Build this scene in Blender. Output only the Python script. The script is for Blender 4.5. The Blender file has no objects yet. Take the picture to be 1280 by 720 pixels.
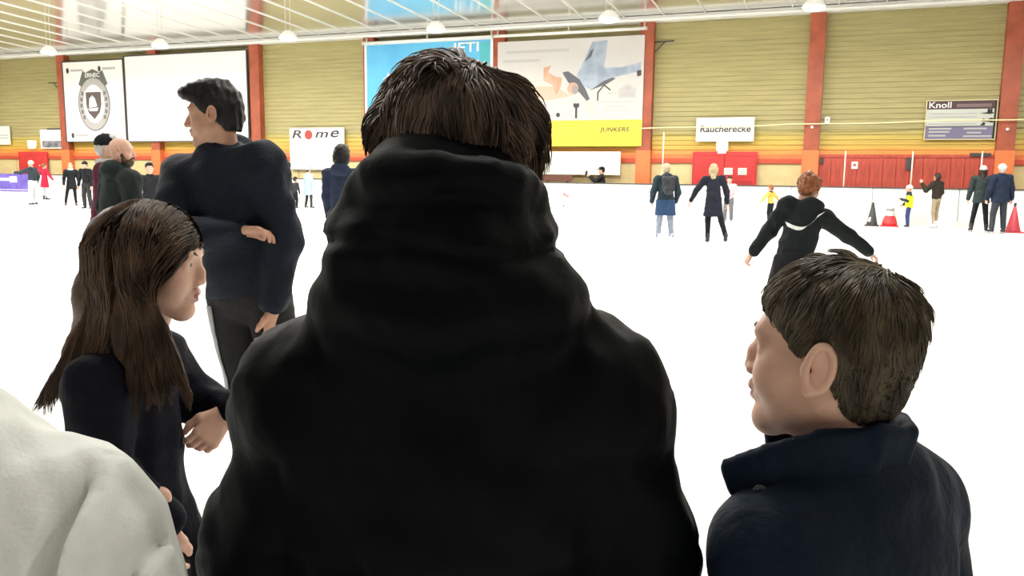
import bpy, math, random
import numpy as np
from mathutils import Matrix, Vector
from mathutils.bvhtree import BVHTree

random.seed(4)
rng = np.random.default_rng(4)
scene = bpy.context.scene
col = scene.collection

# ------------------------------------------------------------------ camera
YAW, PITCH, ROLL, FPX = 0.3762, 0.1394, 0.0111, 1030.5
R_ = Vector((math.cos(YAW), math.sin(YAW), 0))
F_ = Vector((-math.sin(YAW), math.cos(YAW), 0))
U_ = Vector((0, 0, 1))
cf = F_ * math.cos(PITCH) - U_ * math.sin(PITCH)
cu = U_ * math.cos(PITCH) + F_ * math.sin(PITCH)
cr = R_ * math.cos(ROLL) - cu * (-math.sin(ROLL)) * 1.0
cr = (R_ * math.cos(ROLL) + cu * math.sin(ROLL)).normalized()
cu2 = (cu * math.cos(ROLL) - R_ * math.sin(ROLL)).normalized()
cam_data = bpy.data.cameras.new('camera')
cam_data.sensor_width = 36.0
cam_data.lens = FPX / 1280 * 36.0
cam_data.clip_start = 0.05
cam = bpy.data.objects.new('camera', cam_data)
col.objects.link(cam)
m = Matrix.Identity(4)
for i in range(3):
    m[i][0], m[i][1], m[i][2] = cr[i], cu2[i], -cf[i]
m[2][3] = 1.5
cam.matrix_world = m
scene.camera = cam

# ------------------------------------------------------------------ world, exposure
world = bpy.data.worlds.new('hall_air')
scene.world = world
world.use_nodes = True
bg = world.node_tree.nodes['Background']
bg.inputs[0].default_value = (0.85, 0.92, 1.0, 1)
bg.inputs[1].default_value = 0.02
scene.view_settings.view_transform = 'Standard'
scene.view_settings.look = 'None'
scene.view_settings.exposure = -1.40
scene.view_settings.gamma = 1.0
scene.view_settings.use_curve_mapping = False
LAMP_POWER = 850.0


def far(lat, dep, z=0.0):
    """a point given as metres to the right of and in front of the viewer"""
    p = R_ * lat + F_ * dep
    return Vector((p.x, p.y, z))


# ------------------------------------------------------------------ materials
MATS = {}


def mat(key, color, rough=0.6, metal=0.0, noise=0.0, nscale=20.0, bump=0.0, bscale=60.0, spec=0.5,
        emit=0.0, sheen=0.0, stretch=None, color2=None):
    if key in MATS:
        return MATS[key]
    mt = bpy.data.materials.new(key)
    mt.use_nodes = True
    nt = mt.node_tree
    b = nt.nodes['Principled BSDF']
    b.inputs['Base Color'].default_value = (*color, 1)
    b.inputs['Roughness'].default_value = rough
    b.inputs['Metallic'].default_value = metal
    b.inputs['Specular IOR Level'].default_value = spec
    if sheen:
        b.inputs['Sheen Weight'].default_value = sheen
        b.inputs['Sheen Roughness'].default_value = 0.4
        b.inputs['Sheen Tint'].default_value = (*[min(1, c * 2.5 + .03) for c in color], 1)
    if emit:
        b.inputs['Emission Color'].default_value = (*color, 1)
        b.inputs['Emission Strength'].default_value = emit
    tc = nt.nodes.new('ShaderNodeTexCoord')
    src = tc.outputs['Object']
    if stretch:
        mp = nt.nodes.new('ShaderNodeMapping')
        mp.inputs['Scale'].default_value = stretch
        nt.links.new(src, mp.inputs['Vector'])
        src = mp.outputs['Vector']
    if noise or color2:
        n = nt.nodes.new('ShaderNodeTexNoise')
        n.inputs['Scale'].default_value = nscale
        n.inputs['Detail'].default_value = 4
        nt.links.new(src, n.inputs['Vector'])
        rp = nt.nodes.new('ShaderNodeValToRGB')
        c2 = color2 or tuple(c * (1 - noise) for c in color)
        c1 = color if color2 else tuple(min(1, c * (1 + noise)) for c in color)
        rp.color_ramp.elements[0].position = 0.35
        rp.color_ramp.elements[1].position = 0.65
        rp.color_ramp.elements[0].color = (*c2, 1)
        rp.color_ramp.elements[1].color = (*c1, 1)
        nt.links.new(n.outputs['Fac'], rp.inputs['Fac'])
        nt.links.new(rp.outputs['Color'], b.inputs['Base Color'])
    if bump:
        n2 = nt.nodes.new('ShaderNodeTexNoise')
        n2.inputs['Scale'].default_value = bscale
        n2.inputs['Detail'].default_value = 5
        nt.links.new(src, n2.inputs['Vector'])
        bp = nt.nodes.new('ShaderNodeBump')
        bp.inputs['Strength'].default_value = bump
        bp.inputs['Distance'].default_value = 0.02
        nt.links.new(n2.outputs['Fac'], bp.inputs['Height'])
        nt.links.new(bp.outputs['Normal'], b.inputs['Normal'])
    MATS[key] = mt
    return mt


def siding_material():
    """olive boards, painted yellow and then orange along the foot of the wall"""
    mt = bpy.data.materials.new('painted_siding')
    mt.use_nodes = True
    nt = mt.node_tree
    b = nt.nodes['Principled BSDF']
    b.inputs['Roughness'].default_value = 0.55
    tc = nt.nodes.new('ShaderNodeTexCoord')
    sx = nt.nodes.new('ShaderNodeSeparateXYZ')
    nt.links.new(tc.outputs['Object'], sx.inputs[0])
    rp = nt.nodes.new('ShaderNodeValToRGB')
    mr = nt.nodes.new('ShaderNodeMapRange')
    mr.inputs['From Min'].default_value = 2.0
    mr.inputs['From Max'].default_value = 4.0
    nt.links.new(sx.outputs['Z'], mr.inputs['Value'])
    nt.links.new(mr.outputs[0], rp.inputs['Fac'])
    e = rp.color_ramp.elements
    e[0].position = 0.0
    e[0].color = (0.80, 0.30, 0.06, 1)
    e[1].position = 1.0
    e[1].color = (0.41, 0.36, 0.155, 1)
    for pos, c in ((0.16, (0.80, 0.32, 0.06)), (0.24, (0.66, 0.42, 0.07)), (0.40, (0.56, 0.43, 0.09)), (0.55, (0.41, 0.36, 0.155))):
        el = e.new(pos)
        el.color = (*c, 1)
    mp = nt.nodes.new('ShaderNodeMapping')
    mp.inputs['Scale'].default_value = (0.35, 1, 6)
    nt.links.new(tc.outputs['Object'], mp.inputs[0])
    n = nt.nodes.new('ShaderNodeTexNoise')
    n.inputs['Scale'].default_value = 2.0
    n.inputs['Detail'].default_value = 4
    nt.links.new(mp.outputs[0], n.inputs['Vector'])
    mx = nt.nodes.new('ShaderNodeMix')
    mx.data_type = 'RGBA'
    mx.blend_type = 'MULTIPLY'
    rp2 = nt.nodes.new('ShaderNodeValToRGB')
    rp2.color_ramp.elements[0].position = 0.3
    rp2.color_ramp.elements[1].position = 0.7
    rp2.color_ramp.elements[0].color = (0.78, 0.78, 0.75, 1)
    rp2.color_ramp.elements[1].color = (1, 1, 1, 1)
    nt.links.new(n.outputs['Fac'], rp2.inputs['Fac'])
    mx.inputs['Factor'].default_value = 1
    nt.links.new(rp.outputs['Color'], mx.inputs['A'])
    nt.links.new(rp2.outputs['Color'], mx.inputs['B'])
    nt.links.new(mx.outputs['Result'], b.inputs['Base Color'])
    return mt


def hair_mat(key, dark, light):
    return mat(key, light, rough=0.42, color2=dark, nscale=38, stretch=(1, 1, 0.35), spec=0.2)


def skin_mat(key, color):
    if key in MATS:
        return MATS[key]
    mt = mat(key, color, rough=0.5, noise=0.06, nscale=25, bump=0.05, bscale=220)
    b = mt.node_tree.nodes['Principled BSDF']
    b.inputs['Subsurface Weight'].default_value = 0.12
    b.inputs['Subsurface Radius'].default_value = (0.012, 0.005, 0.003)
    b.inputs['Subsurface Scale'].default_value = 1.0
    return mt


M_SIDING = siding_material()
M_POST = mat('red_brown_steel', (0.34, 0.075, 0.033), 0.5, noise=0.15, nscale=3)
M_ORANGE = mat('orange_paint', (0.75, 0.20, 0.06), 0.5, noise=0.08, nscale=2)
M_RED = mat('red_paint', (0.62, 0.035, 0.035), 0.5, noise=0.1, nscale=3)
M_GATE = mat('weathered_red_boards', (0.50, 0.075, 0.045), 0.55, noise=0.18, nscale=3, stretch=(3, 3, 0.5))
M_BEIGE = mat('beige_panel', (0.72, 0.60, 0.30), 0.5, noise=0.06, nscale=3)
M_WHITE = mat('white_plastic', (0.82, 0.82, 0.78), 0.45)
M_BOARD = mat('rink_board_white', (0.80, 0.81, 0.77), 0.4, noise=0.03, nscale=2)
M_TRIM = mat('white_trim', (0.85, 0.85, 0.80), 0.4)
M_BLACK = mat('black_metal', (0.02, 0.02, 0.02), 0.4)
M_DARK = mat('dark_rail', (0.06, 0.05, 0.05), 0.5)
M_STEEL = mat('blade_steel', (0.5, 0.5, 0.52), 0.25, metal=1.0)
M_GREYP = mat('galvanised_pole', (0.65, 0.60, 0.5), 0.4, metal=0.3)
M_PRINT = mat('dark_print', (0.045, 0.04, 0.045), 0.5)
M_GREYPRINT = mat('grey_print', (0.42, 0.41, 0.40), 0.5)
M_PALEPRINT = mat('pale_print', (0.46, 0.44, 0.42), 0.5)


# ------------------------------------------------------------------ object helpers
def link(name, me, material, parent=None):
    o = bpy.data.objects.new(name, me)
    if material is not None and me is not None:
        if len(me.materials) == 0:
            me.materials.append(material)
    col.objects.link(o)
    if parent is not None:
        o.parent = parent
    return o


def tag(o, label=None, cat=None, group=None, kind=None):
    if label:
        o['label'] = label
    if cat:
        o['category'] = cat
    if group:
        o['group'] = group
    if kind:
        o['kind'] = kind
    return o


def empty(name, loc=(0, 0, 0), rz=0.0, label=None, cat=None, group=None, kind=None):
    o = bpy.data.objects.new(name, None)
    o.empty_display_size = 0.1
    col.objects.link(o)
    o.location = loc
    o.rotation_euler = (0, 0, rz)
    return tag(o, label, cat, group, kind)


def quad_mesh(name, V, Q, smooth=True):
    me = bpy.data.meshes.new(name)
    V = np.ascontiguousarray(V, dtype=np.float32)
    Q = np.ascontiguousarray(Q, dtype=np.int32)
    me.vertices.add(len(V))
    me.vertices.foreach_set('co', V.ravel())
    me.loops.add(Q.size)
    me.loops.foreach_set('vertex_index', Q.ravel())
    me.polygons.add(len(Q))
    me.polygons.foreach_set('loop_start', np.arange(0, Q.size, 4, dtype=np.int32))
    me.polygons.foreach_set('use_smooth', np.full(len(Q), smooth, dtype=bool))
    me.update(calc_edges=True)
    me.validate()
    return me


class MB:
    def __init__(self):
        self.v = []
        self.f = []

    def box(self, x0, x1, y0, y1, z0, z1):
        n = len(self.v)
        self.v += [(x0, y0, z0), (x1, y0, z0), (x1, y1, z0), (x0, y1, z0), (x0, y0, z1), (x1, y0, z1), (x1, y1, z1), (x0, y1, z1)]
        self.f += [tuple(n + i for i in q) for q in ((0, 3, 2, 1), (4, 5, 6, 7), (0, 1, 5, 4), (1, 2, 6, 5), (2, 3, 7, 6), (3, 0, 4, 7))]
        return self

    def prism(self, pts, y0, y1):
        """polygon in the x-z plane, thickened from y0 (front) to y1"""
        n = len(self.v)
        k = len(pts)
        self.v += [(x, y0, z) for x, z in pts] + [(x, y1, z) for x, z in pts]
        self.f.append(tuple(n + i for i in range(k)))
        self.f.append(tuple(n + k + i for i in reversed(range(k))))
        for i in range(k):
            j = (i + 1) % k
            self.f.append((n + i, n + k + i, n + k + j, n + j))
        return self

    def tube(self, pts, r, seg=8, caps=True):
        pts = [Vector(p) for p in pts]
        rs = r if isinstance(r, (list, tuple)) else [r] * len(pts)
        n = len(self.v)
        for i, p in enumerate(pts):
            d = (pts[min(i + 1, len(pts) - 1)] - pts[max(i - 1, 0)]).normalized()
            a = d.cross(Vector((0, 0, 1)))
            if a.length < 1e-3:
                a = d.cross(Vector((1, 0, 0)))
            a.normalize()
            b = d.cross(a)
            for s in range(seg):
                t = 2 * math.pi * s / seg
                self.v.append(tuple(p + a * (math.cos(t) * rs[i]) + b * (math.sin(t) * rs[i])))
        for i in range(len(pts) - 1):
            for s in range(seg):
                s2 = (s + 1) % seg
                self.f.append((n + i * seg + s, n + i * seg + s2, n + (i + 1) * seg + s2, n + (i + 1) * seg + s))
        if caps:
            self.f.append(tuple(n + s for s in reversed(range(seg))))
            self.f.append(tuple(n + (len(pts) - 1) * seg + s for s in range(seg)))
        return self

    def lathe(self, prof, cx=0, cy=0, seg=20):
        n = len(self.v)
        for r, z in prof:
            for s in range(seg):
                t = 2 * math.pi * s / seg
                self.v.append((cx + r * math.cos(t), cy + r * math.sin(t), z))
        for i in range(len(prof) - 1):
            for s in range(seg):
                s2 = (s + 1) % seg
                self.f.append((n + i * seg + s, n + i * seg + s2, n + (i + 1) * seg + s2, n + (i + 1) * seg + s))
        self.f.append(tuple(n + s for s in reversed(range(seg))))
        self.f.append(tuple(n + (len(prof) - 1) * seg + s for s in range(seg)))
        return self

    def mesh(self, name, smooth=False):
        me = bpy.data.meshes.new(name)
        me.from_pydata(self.v, [], self.f)
        if smooth:
            for p in me.polygons:
                p.use_smooth = True
        me.update()
        return me

    def build(self, name, material, parent=None, smooth=False):
        return link(name, self.mesh(name, smooth), material, parent)


def text_mesh(body, width, height, extrude=0.004, shear=0.0):
    cu_ = bpy.data.curves.new('lettering', 'FONT')
    cu_.body = body
    cu_.extrude = extrude
    cu_.resolution_u = 3
    cu_.shear = shear
    cu_.offset = 0.012
    o = bpy.data.objects.new('lettering', cu_)
    col.objects.link(o)
    dg = bpy.context.evaluated_depsgraph_get()
    me = bpy.data.meshes.new_from_object(o.evaluated_get(dg))
    bpy.data.objects.remove(o)
    bpy.data.curves.remove(cu_)
    n = len(me.vertices)
    V = np.zeros(n * 3, np.float32)
    me.vertices.foreach_get('co', V)
    V = V.reshape(-1, 3)
    lo, hi = V.min(0), V.max(0)
    V[:, 0] = (V[:, 0] - lo[0]) / (hi[0] - lo[0]) * width
    V[:, 1] = (V[:, 1] - lo[1]) / (hi[1] - lo[1]) * height
    W = np.stack([V[:, 0], -V[:, 2], V[:, 1]], 1)      # stands upright, faces -y
    me.vertices.foreach_set('co', W.ravel())
    me.materials.clear()
    me.update()
    return me


def text(body, x, z, y, width, height, material, parent, shear=0.0, name='lettering'):
    o = link(name, text_mesh(body, width, height, shear=shear), material, parent)
    o.location = (x, y, z)
    return o


# ------------------------------------------------------------------ the hall
WY = 30.36          # face of the far wall
BY = 28.16          # rink barrier
CEIL = 6.87
PX0, PS = -35.575, 5.7555
XL, XR = PX0 - 2 * PS, PX0 + 9 * PS

ice = MB().box(XL, XR, -1.6, BY, -0.2, 0.0).build('floor', mat('ice', (0.92, 0.93, 0.92), 0.6, noise=0.02, nscale=0.7, bump=0.02, bscale=9, spec=0.4))
tag(ice, kind='structure')
wk = MB().box(XL, XR, BY + 0.12, WY + 0.3, -0.2, 0.0).build('floor_walkway', mat('grey_rubber', (0.18, 0.17, 0.16), 0.8, noise=0.2))
tag(wk, kind='structure')
wk2 = MB().box(XL, XR, -7.0, -1.6, -0.2, 0.0).build('floor_stand', mat('grey_rubber', (0.18, 0.17, 0.16)))
tag(wk2, kind='structure')

# far wall: lap siding in bays between the posts
wall = MB().box(XL, XR, WY + 0.06, WY + 0.26, 0.0, 7.4).build('wall_back', mat('wall_core', (0.35, 0.28, 0.12), 0.7))
tag(wall, kind='structure')


def siding_mesh(w, z0, z1, pitch=0.17):
    v, f = [], []
    z = z0
    rows = []
    while z < z1 - 0.01:
        zt = min(z + pitch, z1)
        rows += [(z, -0.03), (z + 0.012, -0.036), (zt, -0.004)]
        z = zt
    for zz, yy in rows:
        v += [(0, yy, zz), (w, yy, zz)]
    for i in range(len(rows) - 1):
        f.append((2 * i, 2 * i + 1, 2 * i + 3, 2 * i + 2))
    me = bpy.data.meshes.new('siding')
    me.from_pydata(v, [], f)
    me.update()
    return me


bay_w = PS - 0.5
sid = siding_mesh(bay_w, 2.2, CEIL)
for k in range(-2, 9):
    o = link('siding', sid, M_SIDING, wall)
    o.location = (PX0 + k * PS + 0.25, WY + 0.05, 0)
    o['kind'] = 'stuff'

GATE_BAYS = (6,)
for k in range(-2, 9):
    x0 = PX0 + k * PS + 0.25
    x1 = x0 + bay_w
    MB().box(x0, x1, WY - 0.03, WY + 0.05, 2.06, 2.22).build('sill_board', M_ORANGE, wall)
    MB().box(x0, x1, WY - 0.10, WY + 0.05, 1.90, 2.06).build('girt', mat('red_orange_steel', (0.55, 0.075, 0.03), 0.5), wall)
    MB().box(x0, x1, WY - 0.02, WY + 0.05, 0.0, 0.35).build('plinth_board', M_ORANGE, wall)
    if k in GATE_BAYS:
        continue
    n = 3
    pw = bay_w / n
    pm = MB().box(0.02, pw - 0.02, WY - 0.015, WY + 0.04, 0.37, 1.89).mesh('wall_panel')
    for j in range(n):
        o = link('wall_panel', pm, M_BEIGE, wall)
        o.location.x = x0 + j * pw
posts_me = MB().box(-0.25, 0.25, WY - 0.28, WY + 0.05, 0.0, CEIL + 0.1).mesh('post')
post_low = MB().box(-0.27, 0.27, WY - 0.30, WY + 0.06, 0.0, 2.35).mesh('post_foot')
for k in range(-2, 10):
    o = link('trim_%d' % (k + 3), posts_me, M_POST)
    o.location.x = PX0 + k * PS
    tag(o, kind='structure')
    p = link('painted_foot', post_low, M_ORANGE, o)

tr = MB().box(XL, XR, WY - 0.34, WY + 0.05, CEIL, CEIL + 0.20).build('trim_20', M_TRIM)
tag(tr, kind='structure')
MB().tube([(XL, WY - 0.42, CEIL + 0.06), (XR, WY - 0.42, CEIL + 0.06)], 0.05).build('conduit', M_TRIM, tr)

# ceiling of stretched metal foil, rising gently from the wall
SL = math.tan(math.radians(3.0))
CZ = CEIL + 0.2
fm = mat('ceiling_foil', (0.93, 0.92, 0.90), 0.18, metal=0.92, bump=0.10, bscale=1.1, stretch=(0.5, 1.0, 1.0))


def ceil_z(y):
    return CZ + (WY + 0.05 - y) * SL if y > 10 else CZ + (WY + 0.05 - 10) * SL


cv = [(XL, WY + 0.2, ceil_z(WY + .2)), (XR, WY + .2, ceil_z(WY + .2)), (XR, 10, ceil_z(10)), (XL, 10, ceil_z(10)), (XR, -7, ceil_z(-7)), (XL, -7, ceil_z(-7))]
me = bpy.data.meshes.new('ceiling')
me.from_pydata(cv, [], [(0, 3, 2, 1)[::-1], (3, 5, 4, 2)[::-1]])
me.update()
ceiling = link('ceiling', me, fm)
tag(ceiling, kind='structure')
# battens that hold the foil
nb = int((XR - XL) / (PS / 4))
bl = (WY + 0.2 - 10)
bm_ = MB()
for (ya, yb) in ((WY + 0.2, 10), (10, -7)):
    za, zb = ceil_z(ya), ceil_z(yb)
    n = len(bm_.v)
    for y, z in ((ya, za), (yb, zb)):
        bm_.v += [(-0.018, y, z - 0.03), (0.018, y, z - 0.03), (0.018, y, z + 0.01), (-0.018, y, z + 0.01)]
    bm_.f += [(n, n + 1, n + 5, n + 4), (n + 1, n + 2, n + 6, n + 5), (n + 3, n, n + 4, n + 7)]
bme = bm_.mesh('batten')
M_BATTEN = mat('batten_paint', (0.80, 0.79, 0.74), 0.35)
for i in range(nb + 1):
    o = link('batten', bme, M_BATTEN, ceiling)
    o.location.x = XL + i * PS / 4 + 0.6

M_PLAIN = mat('plain_hall_wall', (0.38, 0.32, 0.16), 0.7)
tag(MB().box(XL - 0.3, XL, -7, WY + .3, 0, 8.4).build('wall_left', M_PLAIN), kind='structure')
tag(MB().box(XR, XR + 0.3, -7, WY + .3, 0, 8.4).build('wall_right', M_PLAIN), kind='structure')
tag(MB().box(XL, XR, -7.3, -7.0, 0, 8.4).build('wall_front', mat('dim_wall', (0.12, 0.10, 0.08), 0.8)), kind='structure')

# ------------------------------------------------------------------ rink barrier
bar = empty('rink_barrier', (0, BY, 0), 0, 'long white rink barrier with a dark top rail along the far wall', 'barrier')
PW = 2.4
pan = MB().box(0.012, PW - 0.012, 0.0, 0.06, 0.02, 1.13).mesh('barrier_panel')
nbp = int((XR - XL) / PW)
for i in range(nbp):
    o = link('barrier_panel', pan, M_BOARD, bar)
    o.location.x = XL + i * PW
MB().box(XL, XL + nbp * PW, -0.03, 0.09, 1.13, 1.17).build('top_rail', M_DARK, bar)
MB().box(XL, XL + nbp * PW, 0.05, 0.10, 0.0, 1.13).build('frame', mat('barrier_frame', (0.5, 0.5, 0.48)), bar)
MB().box(XL, XL + nbp * PW, -0.012, 0.0, 0.0, 0.18).build('kick_strip', mat('kick_strip_paint', (0.83, 0.82, 0.70), 0.4), bar)
# near barrier behind the viewer
nbar = empty('rink_barrier', (0, -1.6, 0), 0, 'white rink barrier behind the spectators on the near side', 'barrier')
for i in range(nbp):
    o = link('barrier_panel', pan, M_BOARD, nbar)
    o.location.x = XL + i * PW

# purple advertising cloth on the barrier
pb = empty('purple_banner', (0, BY - 0.034, 0), 0, 'purple cloth banner with pale stripe hung on the barrier', 'banner')
M_PURPLE = mat('purple_cloth', (0.13, 0.09, 0.42), 0.6, noise=0.25, nscale=3)
MB().box(-43.5, -35.7, -0.015, -0.0, 0.34, 1.16).build('cloth', M_PURPLE, pb)
M_LILAC = mat('lilac_print', (0.55, 0.48, 0.85), 0.6)
MB().box(-43.0, -36.7, -0.022, -0.016, 0.83, 0.98).build('stripe', M_LILAC, pb)
MB().box(-37.0, -36.5, -0.024, -0.016, 0.76, 1.06).build('emblem', M_LILAC, pb)
MB().box(-43.4, -35.8, -0.022, -0.016, 0.40, 0.44).build('stripe', M_LILAC, pb)

# printed notice on the barrier
bp_ = empty('barrier_advert', (0, BY, 0), 0, 'white advert panel with small grey marks on the barrier', 'sign')
MB().box(-9.75, -8.5, -0.03, -0.013, 0.24, 1.02).build('panel', M_WHITE, bp_)
MB().box(-9.75, -8.45, -0.036, -0.030, 0.24, 0.27).build('edge', M_GREYPRINT, bp_)
MB().prism([(-9.25, 0.86), (-9.12, 0.93), (-9.02, 0.84), (-9.1, 0.80)], -0.034, -0.03).build('mark', M_GREYPRINT, bp_)
MB().prism([(-9.22, 0.74), (-9.0, 0.64), (-8.93, 0.66), (-9.05, 0.72), (-9.18, 0.80)], -0.034, -0.03).build('mark', mat('red_print', (0.5, 0.12, 0.1)), bp_)
MB().prism([(-8.9, 0.46), (-8.75, 0.45), (-8.75, 0.48), (-8.9, 0.49)], -0.034, -0.03).build('mark', M_GREYPRINT, bp_)
MB().prism([(-9.2, 0.30), (-9.16, 0.40), (-9.13, 0.39), (-9.16, 0.29)], -0.034, -0.03).build('mark', M_PRINT, bp_)

# net poles and the rope along them
npole = MB().tube([(0, 0, 0), (0, 0, 1.0)], 0.022, 8).mesh('net_pole', True)
for x, h, lab in ((-5.71, 2.9, 'tall pale pole standing behind the barrier left of the smoking corner sign'),
                  (0.06, 2.28, 'thin pale pole on the barrier beside the white notice on the red gate'),
                  (1.98, 2.28, 'thin pale pole on the barrier in front of the dark gate fitting'),
                  (3.85, 2.28, 'thin pale pole on the barrier behind the couple on the right')):
    o = link('net_pole', npole, M_GREYP)
    o.location = (x, BY + 0.16, 0)
    o.scale.z = h
    tag(o, lab, 'pole', 'net poles behind the barrier')
rp_pts = [(x, WY - 0.40, 3.02 + 0.0) for x in ()]
rope_pts = []
for i in range(25):
    x = -6.9 + i * (8.0 + 6.9) / 24
    rope_pts.append((x, WY - 0.43, 3.12 + (x + 6.9) / 14.9 * 0.23 + 0.02 * math.sin(i * .9)))
ro = MB().tube(rope_pts, 0.022, 6).build('rope', mat('pale_rope', (0.85, 0.78, 0.45), 0.6), None, True)
tag(ro, 'long pale rope strung along the far wall at sign height', 'rope')

# doors and gates (part of the wall)
for n, (x0, x1, zt) in enumerate(((-39.0, -37.0, 2.2), (-5.02, -2.78, 2.24))):
    d = empty('door_%d' % (n + 1), (0, WY, 0), 0, kind='structure')
    MB().box(x0, x1, -0.16, -0.11, zt - 0.08, zt + 0.06).build('lintel', M_RED, d)
    mid = (x0 + x1) / 2
    for a, b in ((x0 + 0.06, mid - 0.01), (mid + 0.01, x1 - 0.06)):
        lf = MB().box(a, b, -0.15, -0.11, 0.02, zt - 0.09).build('door_leaf', M_RED, d)
        MB().box(a + .1, b - .1, -0.158, -0.15, 0.25, zt - 0.95).build('kick_panel', mat('dark_red_paint', (0.48, 0.03, 0.03), 0.45), lf)
    for a, b in ((x0, x0 + 0.05), (x1 - 0.05, x1)):
        MB().box(a, b, -0.16, -0.11, 0.0, zt - 0.08).build('jamb', M_RED, d)
    MB().tube([(mid - 0.08, -0.20, 1.0), (mid - 0.08, -0.20, 1.25)], 0.012).build('handle', M_STEEL, d)
for x, lab in ((-3.9, 'left white paper notice on the red double door'), (-3.42, 'right white paper notice on the red double door')):
    o = empty('paper_notice', (x, WY - 0.17, 1.5), 0, lab, 'notice')
    MB().box(0, 0.30, -0.006, 0.005, 0, 0.24).build('sheet', M_WHITE, o)
    for i in range(3):
        MB().box(0.04, 0.26 - 0.05 * (i % 2), -0.009, -0.006, 0.05 + i * 0.06, 0.07 + i * 0.06).build('printed_line', M_GREYPRINT, o)

gate = empty('door_3', (0, WY, 0), 0, kind='structure')
gx0, gx1 = PX0 + 6 * PS + 0.27, PX0 + 7 * PS - 0.27
ng = 13
gm = MB().box(0.006, (gx1 - gx0) / ng - 0.006, -0.13, -0.06, 0.05, 2.2).mesh('gate_board')
gb = [link('gate_board', gm, M_GATE, gate) for i in range(ng)]
for i, o in enumerate(gb):
    o.location = (gx0 + i * (gx1 - gx0) / ng, 0.012 * (i % 2), 0)
MB().box(gx0, gx1, -0.16, -0.12, 2.12, 2.22).build('gate_rail', M_GATE, gate)
MB().box(1.92, 2.10, -0.20, -0.13, 1.72, 2.12).build('latch_plate', M_DARK, gate)
MB().box(3.75, 4.35, -0.22, -0.13, 2.16, 2.27).build('roller_track', M_DARK, gate)
MB().box(-0.72, -0.62, -0.2, -0.1, 1.9, 2.1).build('hinge', M_DARK, gate)
pn = empty('paper_notice', (0.27, WY - 0.135, 1.74), 0, 'small white notice pinned to the red board gate', 'notice')
MB().box(0, 0.2, -0.006, 0.0, 0, 0.24).build('sheet', M_WHITE, pn)
MB().box(0.05, 0.14, -0.009, -0.006, 0.09, 0.17).build('pictogram', mat('red_print', (0.5, .12, .1)), pn)
tb = empty('thermostat_box', (-0.66, WY - 0.02, 3.27), 0, 'small pale control box on siding beside the red post', 'control box')
MB().box(0, 0.16, -0.09, 0.0, 0, 0.2).build('case', M_WHITE, tb)
MB().tube([(0.08, -0.10, 0.1), (0.08, -0.089, 0.1)], 0.04, 12).build('dial', M_GREYPRINT, tb)
for x, z, lab in ((PX0 + 6 * PS, 3.12, 'small white rope hook on the post left of the gate'), (PX0 + 7 * PS, 3.0, 'small white rope hook on the post at the right edge')):
    o = empty('rope_hook', (x, WY - 0.28, z), 0, lab, 'hook')
    MB().lathe([(0.02, -0.05), (0.05, -0.03), (0.05, 0.03), (0.02, 0.05)], 0, -0.05, 10).build('insulator', M_WHITE, o)
    MB().tube([(0, 0, 0), (0, -0.05, 0)], 0.012).build('bolt', M_BLACK, o)
for x, z, s, lab in ((-6.60, 5.78, 1, 'black triangular wall bracket high beside the yellow and white poster'), (PX0 - 0.3, 5.2, -1, 'black triangular wall bracket left of the crest board')):
    o = empty('wall_bracket', (x, WY - 0.03, z), 0, lab, 'bracket')
    MB().tube([(0, -.06, 0.4), (s * 0.75, -.06, 0.42)], 0.025, 6).build('arm', M_BLACK, o)
    MB().tube([(0, -.06, 0.0), (s * 0.42, -.06, 0.40)], 0.02, 6).build('brace', M_BLACK, o)
    MB().box(-0.04, 0.04, -0.09, 0.0, -0.05, 0.45).build('wall_plate', M_BLACK, o)


# ------------------------------------------------------------------ signs
def sign(name, label, cat, x0, x1, z0, z1, pm, frame=None, y=WY - 0.34, t=0.05, fw=0.05):
    o = empty(name, (x0, y, z0), 0, label, cat)
    w, h = x1 - x0, z1 - z0
    MB().box(0, w, 0, t, 0, h).build('panel', pm, o)
    if frame:
        for nm, b in (('frame_rail', (-fw, w + fw, -0.02, t, h, h + fw)), ('frame_rail', (-fw, w + fw, -0.02, t, -fw, 0)),
                      ('frame_stile', (-fw, 0, -0.02, t, 0, h)), ('frame_stile', (w, w + fw, -0.02, t, 0, h))):
            MB().box(*b).build(nm, frame, o)
    for sx in (0.12, 0.88):
        MB().box(w * sx - .03, w * sx + .03, t, min(WY - y, max(t + .01, WY - y - .12)), h * .5, h * .5 + .08).build('standoff', M_BLACK, o)
    return o, w, h


def decal(o, pts, material, layer=1, name='printed_shape'):
    return MB().prism(pts, -0.006 * layer, -0.0005).build(name, material, o)


def ring(cx, cz, rx, rz, a0=0, a1=2 * math.pi, n=28):
    return [(cx + rx * math.cos(a0 + (a1 - a0) * i / n), cz + rz * math.sin(a0 + (a1 - a0) * i / n)) for i in range(n)]


# crest board
M_BOARDW = mat('white_sign_face', (0.84, 0.84, 0.80), 0.45)
o, w, h = sign('crest_board', 'white board with grey sailing ship crest on the far wall', 'sign', -35.33, -31.52, 2.76, 6.5, M_BOARDW, M_DARK)
cx, cz = w * 0.5, h * 0.47
M_CREST = mat('crest_grey', (0.16, 0.15, 0.14), 0.5)
M_CRESTD = mat('crest_dark', (0.10, 0.075, 0.07), 0.5)
decal(o, ring(cx, cz, 1.02, 1.28), M_CREST, 1)
decal(o, ring(cx, cz, 0.96, 1.22), mat('crest_pale', (0.42, 0.41, 0.39)), 2)
decal(o, ring(cx, cz, 0.66, 0.90), M_BOARDW, 3)
decal(o, [(cx - 0.56, cz + 0.62), (cx - 0.56, cz - 0.05), (cx - 0.42, cz - 0.45), (cx, cz - 0.84), (cx + 0.42, cz - 0.45), (cx + 0.56, cz - 0.05), (cx + 0.56, cz + 0.62)], M_BOARDW, 4)
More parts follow.
